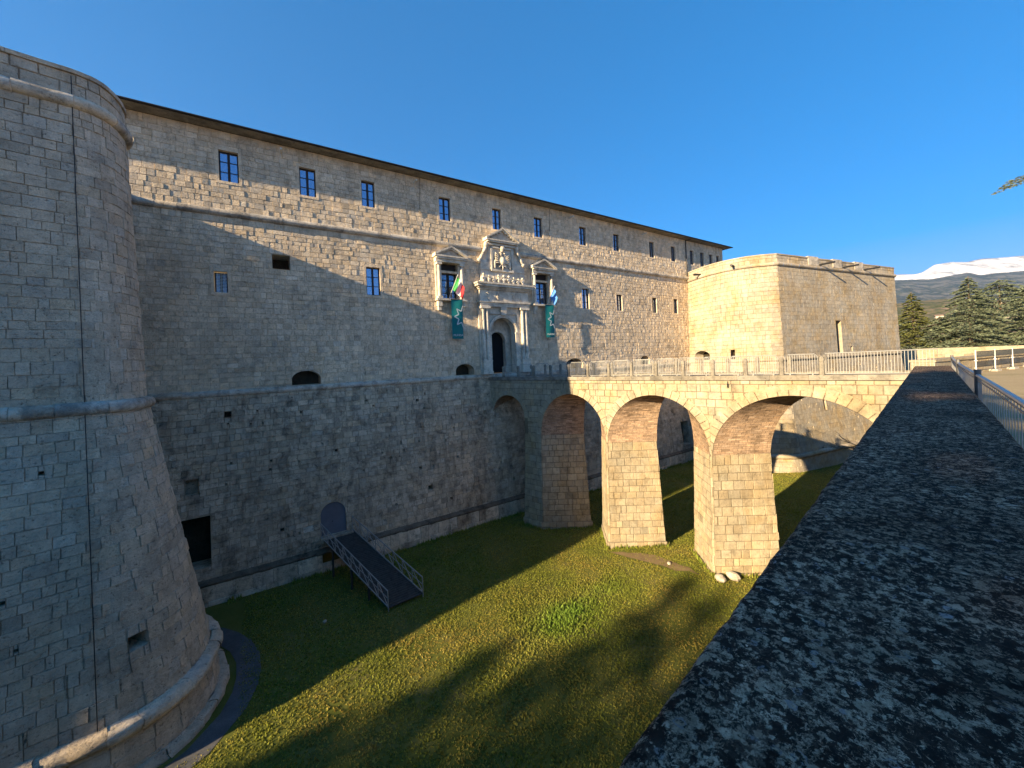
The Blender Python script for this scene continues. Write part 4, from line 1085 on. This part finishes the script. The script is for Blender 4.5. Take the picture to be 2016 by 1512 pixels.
# ================================================================== PATH, STONES, GRASS
mb = MB()
pp_ = [WL.at(a, -13.2, .55) for a in np.linspace(aC-20, LL-2, 60)]; pq = [WL.at(a, -13.2, 1.45) for a in np.linspace(aC-20, LL-2, 60)]
tw = lambda p, dz: (*F2W(p[0], p[1]), floor_z(*F2W(p[0], p[1]))+dz)
mb.add([tw(p, .03) for p in pp_]+[tw(p, .025) for p in pq], [(i, i+1, 61+i, 60+i) for i in range(59)])
structure(mb.build('path', M['path']))
rg7 = random.Random(77)
def rock(label, x, y, r, group=None):
    mb = MB(); z = floor_z(x, y); vs_ = []; n, m_ = 9, 6
    mb.ball((0, 0, 0), (r, r*.75, r*.55), n, m_)
    mb.v = [(v[0]*(1+.3*mnoise.noise((v[0]*4+x, v[1]*4, v[2]*4+y))), v[1]*(1+.3*mnoise.noise((v[0]*4, v[1]*4+x, 1))), v[2]*(1+.25*mnoise.noise((v[0]*4, v[1]*4, x)))) for v in mb.v]
    o = mb.build('loose_stone', M['cordon']); o.location = (x, y, z+r*.3); o.rotation_euler = (0, 0, rg7.uniform(0, 6))
    return tag(o, label, 'stone', group)
px, py = B2W(17.9, -.75); 
rock('large pale loose stone at the foot of the nearest pier', px+.35, py-.1, .36, 'loose stones at the pier foot')
rock('pale loose stone to the right of the largest one at the pier foot', px+1.15, py+.05, .42, 'loose stones at the pier foot')
rock('small pale stone on the grass left of the nearest pier', px-1.7, py+2.0, .16, 'loose stones at the pier foot')
rock('small white stone lying in the dark grass left of the ramp', *F2W(2.4, 22.6), .13)
M['bare'] = soil('bare_soil', [(.35, (.15, .11, .06)), (.6, (.21, .155, .085))], 2.0)
mb = MB(); wl = []
for k in range(30):
    t = k/29; s_ = lerp(11.5, 17.2, t); c_ = -.75+.35*math.sin(t*3.1)
    wl.append((s_, c_-.45*math.sin(math.pi*t)-.2*mnoise.noise((s_*1.3, 0, 1)), c_+.6*math.sin(math.pi*t)+.2*mnoise.noise((s_*1.3, 0, 4))))
def bsoil(s_, t_): x, y = B2W(s_, t_); return (x, y, floor_z(x, y)+.022)
mb.add([bsoil(a, b) for a, b, c in wl]+[bsoil(a, (b+c)/2) for a, b, c in wl]+[bsoil(a, c) for a, b, c in wl], [(r*30+i, r*30+i+1, r*30+31+i, r*30+30+i) for r in range(2) for i in range(29)])
structure(mb.build('worn_path', M['bare']))
# grass tufts: one mass
rgn = np.random.default_rng(5)
npt = 260000
X = rgn.uniform(-26, 40, npt*2); Y = rgn.uniform(4, 52, npt*2)
# keep what lies between parapet and castle, denser near the view
n_par = X*ps-Y*pc   # distance right of the parapet line
yy = -X*fs+Y*fc; uu = X*fc+Y*fs
keep = (n_par < -.8) & (yy < 27.9) & (Y > 4)
lim = np.where(uu < -2, 17.4, 99)
keep &= ~((uu < -1.2) & (yy > 19.5+(uu+1.2)*.16-1.9))
keep &= rgn.random(npt*2) < np.clip(26/np.maximum(Y, 8), .35, 1.3)
for P in PIER:
    cx = sum(p[0] for p in P)/len(P); sx = (X-BO[0])*bc+(Y-BO[1])*bs; tx = -(X-BO[0])*bs+(Y-BO[1])*bc
    keep &= ~((abs(sx-cx)/2.3+abs(tx-2.1)/2.5) < 1)
sx = (X-BO[0])*bc+(Y-BO[1])*bs; tx = -(X-BO[0])*bs+(Y-BO[1])*bc
keep &= ~((abs(sx-14.3) < 2.3) & (abs(tx+.55) < .42) & (rgn.random(npt*2) < .8))
X, Y = X[keep], Y[keep]
# taller weeds where the turf meets the walls and piers
wu = rgn.uniform(-2, 45, 2600); wy = 27.86-rgn.random(2600)**2*.35
kk = np.array([mnoise.noise((float(a)*.5, 3.3, 1)) for a in wu]) > -.1
wx, wyy = wu*fc-wy*fs, wu*fs+wy*fc
wall_w = [(wx[kk], wyy[kk])]
for P in PIER:
    for e in range(len(P)):
        p, q = P[e], P[(e+1) % len(P)]; cx = sum(a[0] for a in P)/len(P)
        t = rgn.random(110); sx = p[0]+(q[0]-p[0])*t; tx = p[1]+(q[1]-p[1])*t; kx = 1.2+rgn.random(110)*.1
        sx, tx = cx+(sx-cx)*kx, 2.1+(tx-2.1)*kx; wall_w.append((BO[0]+sx*bc-tx*bs, BO[1]+sx*bs+tx*bc))
WX = np.concatenate([a for a, b in wall_w]); WY = np.concatenate([b for a, b in wall_w]); nw = len(WX)
n = len(X)
Z = np.array([floor_z(float(a), float(b)) for a, b in zip(X, Y)])
nzl = np.array([mnoise.noise((float(a)*.6, float(b)*.6, 8.8)) for a, b in zip(X, Y)])
lush = .85*np.clip(1+1.1*nzl, 0, 1.3)*np.exp(-(((X-2.6)*.78+(Y-20.2)*.62)/3.6)**2-((-(X-2.6)*.62+(Y-20.2)*.78)/1.5)**2)
nz_ = np.array([mnoise.noise((float(a)*.35, float(b)*.35, 2.2)) for a, b in zip(X, Y)])
bare = np.clip(nz_*1.6-.35, 0, 1)*(1-lush)
sel = rgn.random(n) > bare*.8
X, Y, Z, lush, nz_ = X[sel], Y[sel], Z[sel], lush[sel], nz_[sel]
X = np.concatenate([X, WX]); Y = np.concatenate([Y, WY]); Z = np.concatenate([Z, [floor_z(float(a), float(b)) for a, b in zip(WX, WY)]])
lush = np.concatenate([lush, rgn.uniform(0, .5, nw)]); nz_ = np.concatenate([nz_, rgn.uniform(-.4, .4, nw)]); n = len(X)
H = rgn.uniform(.025, .075, n)*(1+1.2*lush); H[-nw:] *= rgn.uniform(1.5, 3.5, nw); Wd = rgn.uniform(.025, .05, n)*(1+.6*lush); an = rgn.uniform(0, math.pi*2, n); ln = rgn.uniform(-.06, .06, (n, 2))
V = np.zeros((n, 6, 3), np.float32)
for j, th in enumerate((0, 1.7)):
    ca_, sa_ = np.cos(an+th)*Wd, np.sin(an+th)*Wd
    V[:, 3*j] = np.stack([X-ca_, Y-sa_, Z-.01], 1); V[:, 3*j+1] = np.stack([X+ca_, Y+sa_, Z-.01], 1)
    V[:, 3*j+2] = np.stack([X+ln[:, 0]*(1-2*j), Y+ln[:, 1]*(1-2*j), Z+H], 1)
me = bpy.data.meshes.new('grass'); nv = n*6
me.vertices.add(nv); me.vertices.foreach_set('co', V.ravel()); me.loops.add(nv); me.loops.foreach_set('vertex_index', np.arange(nv, dtype=np.int32))
me.polygons.add(n*2); me.polygons.foreach_set('loop_start', np.arange(0, nv, 3, dtype=np.int32))
try: me.polygons.foreach_set('loop_total', np.full(n*2, 3, np.int32))
except Exception: pass
me.update(calc_edges=True)
C = np.ones((n, 6, 4), np.float32); k = rgn.normal(1, .2, n).clip(.5, 1.7); dry = np.clip(nz_+.2+rgn.normal(0, .2, n), 0, 1)*(1-lush)
C[:, :, 0] = (k*(1+.55*dry-.18*lush))[:, None]; C[:, :, 1] = (k*(1+.12*dry+.16*lush))[:, None]; C[:, :, 2] = (k*(1+.7*dry+.1*lush))[:, None]
at = me.color_attributes.new('tone', 'FLOAT_COLOR', 'POINT'); at.data.foreach_set('color', C.ravel())
me.materials.append(M['grass']); o = bpy.data.objects.new('grass', me); COL.objects.link(o); o['kind'] = 'stuff'

# ================================================================== TREES
def conifer(name, label, x, y, H, Rr, seed, mat, zbase=PG, crown0=.12, shape=1.0, nb=90, leaf=.34, lpb=60, droop=.18, group=None, flat=.35):
    rg_ = random.Random(seed)
    o = thing(name, label, 'tree', (0, 0, 0), (x, y, zbase), 0, group); EXTRA[o.name] = {}
    tb = MB(); lean = (rg_.uniform(-.02, .02), rg_.uniform(-.02, .02))
    tb.tube([(lean[0]*z, lean[1]*z, z) for z in np.linspace(-.3, H, 9)], [H*.022*(1-.93*i/8)+.02 for i in range(9)], 8)
    cr = MB()
    for b in range(nb):
        f = (b+rg_.random())/nb; z = H*(crown0+(1-crown0)*f*.98)
        r = Rr*((1-f)**shape)*rg_.uniform(.55, 1.08)+.25
        az = b*2.399+rg_.uniform(-.4, .4); up_ = rg_.uniform(.0, .25)
        pts = []
        for k in range(5):
            t = k/4; pts.append((math.cos(az)*r*t+lean[0]*z, math.sin(az)*r*t+lean[1]*z, z+r*(up_*t-(droop+up_)*t*t)))
        tb.tube(pts, [max(.012, .05*(1-f)*H/12*(1-.85*k/4)) for k in range(5)], 5)
        nl = max(8, int(lpb*r/Rr*1.3)); tn0 = rg_.uniform(.7, 1.25)
        for q in range(nl):
            t = rg_.uniform(.18, 1.05)**.8; i = min(int(t*4), 3); ft = t*4-i
            p = Vector(pts[i]).lerp(Vector(pts[i+1]), ft)
            wsp = r*.26*(1.15-abs(t-.6))
            p += Vector((-math.sin(az), math.cos(az), 0))*rg_.uniform(-wsp, wsp)+Vector((0, 0, rg_.uniform(-.12, .10)*leaf*3*flat-.06))
            d1 = Vector((math.cos(az+rg_.uniform(-1, 1)), math.sin(az+rg_.uniform(-1, 1)), rg_.uniform(-.45, .25))).normalized()
            d2 = d1.cross(Vector((rg_.uniform(-1, 1), rg_.uniform(-1, 1), .7))).normalized()
            s = leaf*rg_.uniform(.5, 1.15); t_ = tn0*rg_.uniform(.75, 1.25)
            w2 = s*rg_.uniform(.22, .4)
            cr.add([tuple(p-d1*s*.5), tuple(p+d2*w2), tuple(p+d1*s*.6), tuple(p-d2*w2)], [(0, 1, 2, 3)], (t_, t_, t_*.95))
    tb.build('trunk', M['bark'], o); cr.build('crown', mat, o)
    return o
def at_px(x, y_top, Y):   # helper for laying out far trees: photo column and top row at depth Y -> ground position and height
    u, v = x-1008, y_top-712; ca_, sa_ = math.cos(ra), math.sin(ra)
    return (u*ca_-v*sa_)/757*Y, -(v*ca_+u*sa_)/757*Y-PG
TG = 'conifers beyond the low park wall'
X_, H_ = at_px(1797, 574, 86); conifer('conifer_tree', 'slim yellow-green spruce just right of the sunlit bastion', X_, 86, H_, 4.6, 1, M['pine'], nb=110, leaf=.42, lpb=140, shape=.75, group=TG)
X_, H_ = at_px(1906, 543, 78); conifer('conifer_tree', 'tall broad blue-green cedar with pointed top right of the slim spruce', X_, 78, H_, 7.4, 2, M['cedar'], nb=130, leaf=.42, lpb=230, shape=.7, crown0=.05, group=TG)
X_, H_ = at_px(1968, 549, 92); conifer('conifer_tree', 'wide flat-topped cedar with bare lower trunk near the right edge', X_, 92, H_, 8.5, 3, M['cedar'], nb=90, leaf=.46, lpb=230, shape=.42, crown0=.3, group=TG)
X_, H_ = at_px(2022, 556, 80); conifer('conifer_tree', 'dense cedar cut off by the right edge of the view', X_, 80, H_, 6.5, 4, M['cedar'], nb=110, leaf=.42, lpb=210, shape=.6, crown0=.06, group=TG)
X_, H_ = at_px(1850, 622, 82); conifer('conifer_tree', 'low dense cedar between slim spruce and tall cedar', X_, 82, H_, 5.2, 5, M['cedar'], nb=90, leaf=.42, lpb=190, shape=.5, crown0=.03, group=TG)
X_, H_ = at_px(1785, 632, 112); conifer('conifer_tree', 'dark shaded conifer against the edge of the sunlit bastion', X_-2, 112, H_+1, 7.0, 6, M['cedar'], nb=80, leaf=.5, lpb=170, shape=.35, crown0=.02, group=TG)
X_, H_ = at_px(1945, 618, 88); conifer('conifer_tree', 'low cedar filling the gap under the flat-topped cedar', X_, 88, H_, 6.0, 7, M['cedar'], nb=80, leaf=.42, lpb=190, shape=.5, crown0=.03, group=TG)
# near cedar just outside the right edge: two branch tips reach into the view
conifer('conifer_tree', 'near cedar whose branch tips enter at the right edge of the sky', 29.0, 15.4, 19.0, 5.6, 8, M['cedar'], nb=40, leaf=.13, lpb=700, shape=.35, crown0=.5, droop=.1)

# trees of the park behind the viewpoint, whose shade falls on moat and parapet
sdx, sdy = -math.sin(SUN_AZ), -math.cos(SUN_AZ)     # the way the light travels
def behind(t, m): return (-sdx*t+sdy*m, -sdy*t-sdx*m)
SHADE = [(64, -15.5, 11.6, 1.7, 28), (68, -14.8, 12.9, 1.9, 29), (66, -13.9, 14.4, 2.3, 21), (71, -12.4, 17.0, 2.8, 22), (67, -10.6, 18.8, 3.0, 23), (72, -8.8, 20.5, 3.2, 24), (66, -6.6, 18, 3.2, 27), (31, -.6, 18, 4.2, 25), (44, -1.2, 22, 4.4, 26)]
SLB = ['smallest slim park cedar at the moat end behind the viewpoint', 'second smallest slim park cedar at the moat end behind the viewpoint', 'slender park cedar across the moat behind the viewpoint', 'taller cedar beside the slender one at the moat end', 'tallest park cedar at the moat end behind the viewpoint', 'park cedar second from the lawn at the moat end', 'park cedar next to the lawn at the moat end', 'cedar on the park lawn just behind the viewpoint', 'taller second cedar on the lawn behind the viewpoint']
for i, (t, m_, h, r, sd_) in enumerate(SHADE):
    x, y = behind(t, m_)
    conifer('conifer_tree', SLB[i], x, y, h, r, sd_, M['cedar'], nb=80, leaf=.75, lpb=36 if t > 50 else 90, shape=.5, crown0=.2)
# bare twigs growing from the moat wall under the widest arch
br = thing('bare_shrub', 'leafless twigs sprouting from the outer face of the lichen-covered parapet', 'shrub', (0, 0, 0), (0, 0, 0), 0); EXTRA[br.name] = {}
bx, by = P2W(5.4, .5); br.location = (bx, by, -1.07)
mb = MB(); r8 = random.Random(3)
def twig(p, d, l, r, lev):
    q = p+d*l; m_ = p.lerp(q, .5)+Vector((r8.uniform(-.05, .05), r8.uniform(-.05, .05), r8.uniform(-.03, .06)))*l
    mb.tube([p, m_, q], [r, r*.8, r*.6], 5)
    if lev:
        for k in range(3 if lev > 1 else 2):
            nd = (d+Vector((r8.uniform(-.6, .6), r8.uniform(-.6, .6), r8.uniform(-.4, .7)))).normalized(); twig(p.lerp(q, r8.uniform(.4, 1)), nd, l*r8.uniform(.5, .8), r*.6, lev-1)
for k in range(3): twig(Vector((0, 0, 0)), Vector((-.676+r8.uniform(-.3, .3), .737+r8.uniform(-.3, .3), r8.uniform(-.1, .5))).normalized(), .17, .0045, 3)
mb.build('twigs', M['bark'], br)

# ================================================================== HILLS AND SNOW MOUNTAIN
def hills(name, mat, prof, Y0, Y1, zb, amp, seed, x0=1500, x1=2500, nxx=160, nyy=40, pw=1.0):
    mb = MB(); vs_ = []
    pxs = [p[0] for p in prof]; pys = [p[1] for p in prof]
    for i in range(nxx):
        xpix = lerp(x0, x1, i/(nxx-1)); ytop = np.interp(xpix, pxs, pys)
        u, v = xpix-1008, ytop-712
        tx = (u*math.cos(ra)-v*math.sin(ra))/757; tz = -(v*math.cos(ra)+u*math.sin(ra))/757
        for k in range(nyy+8):
            f = k/(nyy-1); Yk = lerp(Y0, Y1, f); X = tx*Yk
            g = f**pw if f <= 1 else max(0, 1-(f-1)*4)
            z = lerp(zb, tz*Y1, g)
            nn = mnoise.fractal((X/(Y1*.05), Yk/(Y1*.05), seed), 1.0, 2.1, 5)
            ridge = abs(mnoise.noise((X/(Y1*.03), Yk/(Y1*.2), seed+4)))
            z += amp*Y1*(nn*.6-ridge*.5)*math.sin(min(f, 1)*math.pi)*1.0+amp*Y1*.12*nn
            vs_.append((X, Yk, z))
    m_ = nyy+8
    mb.add(vs_, [(i*m_+k, (i+1)*m_+k, (i+1)*m_+k+1, i*m_+k+1) for i in range(nxx-1) for k in range(m_-1)])
    return structure(mb.build(name, mat, smooth=True))
def snowmat():
    m, ns, ls, b = newmat('snow_and_rock')
    co = ns.new('ShaderNodeTexCoord').outputs['Object']
    n1 = noise(ns, ls, vscale(ns, ls, co, (.004, .0015, .004)), 1.5, 8, .7)
    c = ramp(ns, ls, n1, [(.36, (.2, .2, .22)), (.45, (.48, .48, .50)), (.54, (.68, .68, .69)), (1., (.74, .73, .72))])
    ls.new(c, b.inputs['Base Color']); b.inputs['Roughness'].default_value = .8; b.inputs['Specular IOR Level'].default_value = .1
    return m
def forestmat(name, cols, sc):
    m, ns, ls, b = newmat(name)
    co = ns.new('ShaderNodeTexCoord').outputs['Object']
    n1 = noise(ns, ls, co, sc, 9, .72); c = ramp(ns, ls, n1, cols)
    ls.new(c, b.inputs['Base Color']); b.inputs['Roughness'].default_value = .95; b.inputs['Specular IOR Level'].default_value = .05
    ls.new(bump(ns, ls, noise(ns, ls, co, sc*12, 5, .7), .4/sc*.02, .8), b.inputs['Normal'])
    return m
hills('snow_mountain', snowmat(), [(1400, 575), (1700, 552), (1768, 541), (1800, 540), (1815, 536), (1840, 521), (1872, 516), (1905, 516), (1930, 510), (1965, 508), (2016, 503), (2100, 498), (2500, 480)], 4200, 6500, 250, .012, 3.3)
hills('forested_mountain', forestmat('winter_woods', [(.35, (.022, .034, .036)), (.48, (.042, .055, .056)), (.58, (.13, .125, .12)), (.64, (.06, .07, .07)), (.75, (.10, .10, .10))], .008), [(1400, 590), (1768, 551), (1830, 550), (1870, 543), (1905, 537), (1930, 541), (2016, 533), (2500, 530)], 1500, 3600, 60, .012, 9.1)
hills('wooded_hillside', forestmat('mixed_woods', [(.34, (.04, .05, .025)), (.46, (.085, .09, .045)), (.56, (.15, .12, .075)), (.7, (.20, .15, .10))], .05), [(1400, 640), (1768, 597), (1830, 590), (1900, 588), (2016, 592), (2500, 600)], 260, 800, -1.7, .012, 5.7, nyy=60)

# houses scattered on the wooded hillside
hl = None
for i, (xp, yp, Yd) in enumerate([(1862, 606, 520), (1848, 618, 430), (1838, 636, 340), (1962, 592, 560), (1970, 604, 500), (1990, 614, 430), (1954, 624, 360)]):
    u, v = xp-1008, yp-712
    X = (u*math.cos(ra)-v*math.sin(ra))/757*Yd; Z = -(v*math.cos(ra)+u*math.sin(ra))/757*Yd
    if hl is None:
        hl = thing('hillside_house', 'tiny pale house on the wooded hillside between spruce and tall cedar, highest of three', 'house', (0, 0, 0), (X, Yd, Z-5), .5, 'houses on the hillside'); EXTRA[hl.name] = {}
        mb = MB(); mb.box(-4, 4, -3, 3, -6, 2.5); mb.build('wall', M['hw'], hl)
        mb = MB(); mb.prism([(-4.5, 2.5), (4.5, 2.5), (0, 4.2)], lambda a, z: (a, -3.4, z), lambda a, z: (a, 3.4, z)); mb.build('roof', M['tile'], hl)
    else: dup(hl, (X, Yd, Z-5), i*.9, ['', 'tiny pale house on the hillside just below the highest one, left of the tall cedar', 'tiny pale house lowest on the hillside, right of the slim spruce', 'tiny pale house high on the hillside right of the tall cedar', 'tiny pale house under the highest one right of the tall cedar', 'tiny pale house on the hillside nearest the right edge', 'tiny pale house low behind the flat-topped cedar trunk'][i])

# the air between the viewer and the mountains
mh = bpy.data.materials.new('mountain_air'); mh.use_nodes = True; hn = mh.node_tree.nodes; hlk = mh.node_tree.links
hn.remove(hn['Principled BSDF']); pv = hn.new('ShaderNodeVolumePrincipled'); pv.inputs['Color'].default_value = (.5, .72, 1, 1); pv.inputs['Density'].default_value = 5e-5; pv.inputs['Anisotropy'].default_value = .2
hlk.new(pv.outputs[0], hn['Material Output'].inputs['Volume'])
mb = MB(); mb.box(-9200, 9200, -9200, 9200, -14.5, 1420); hz = mb.build('haze', mh); hz['kind'] = 'stuff'
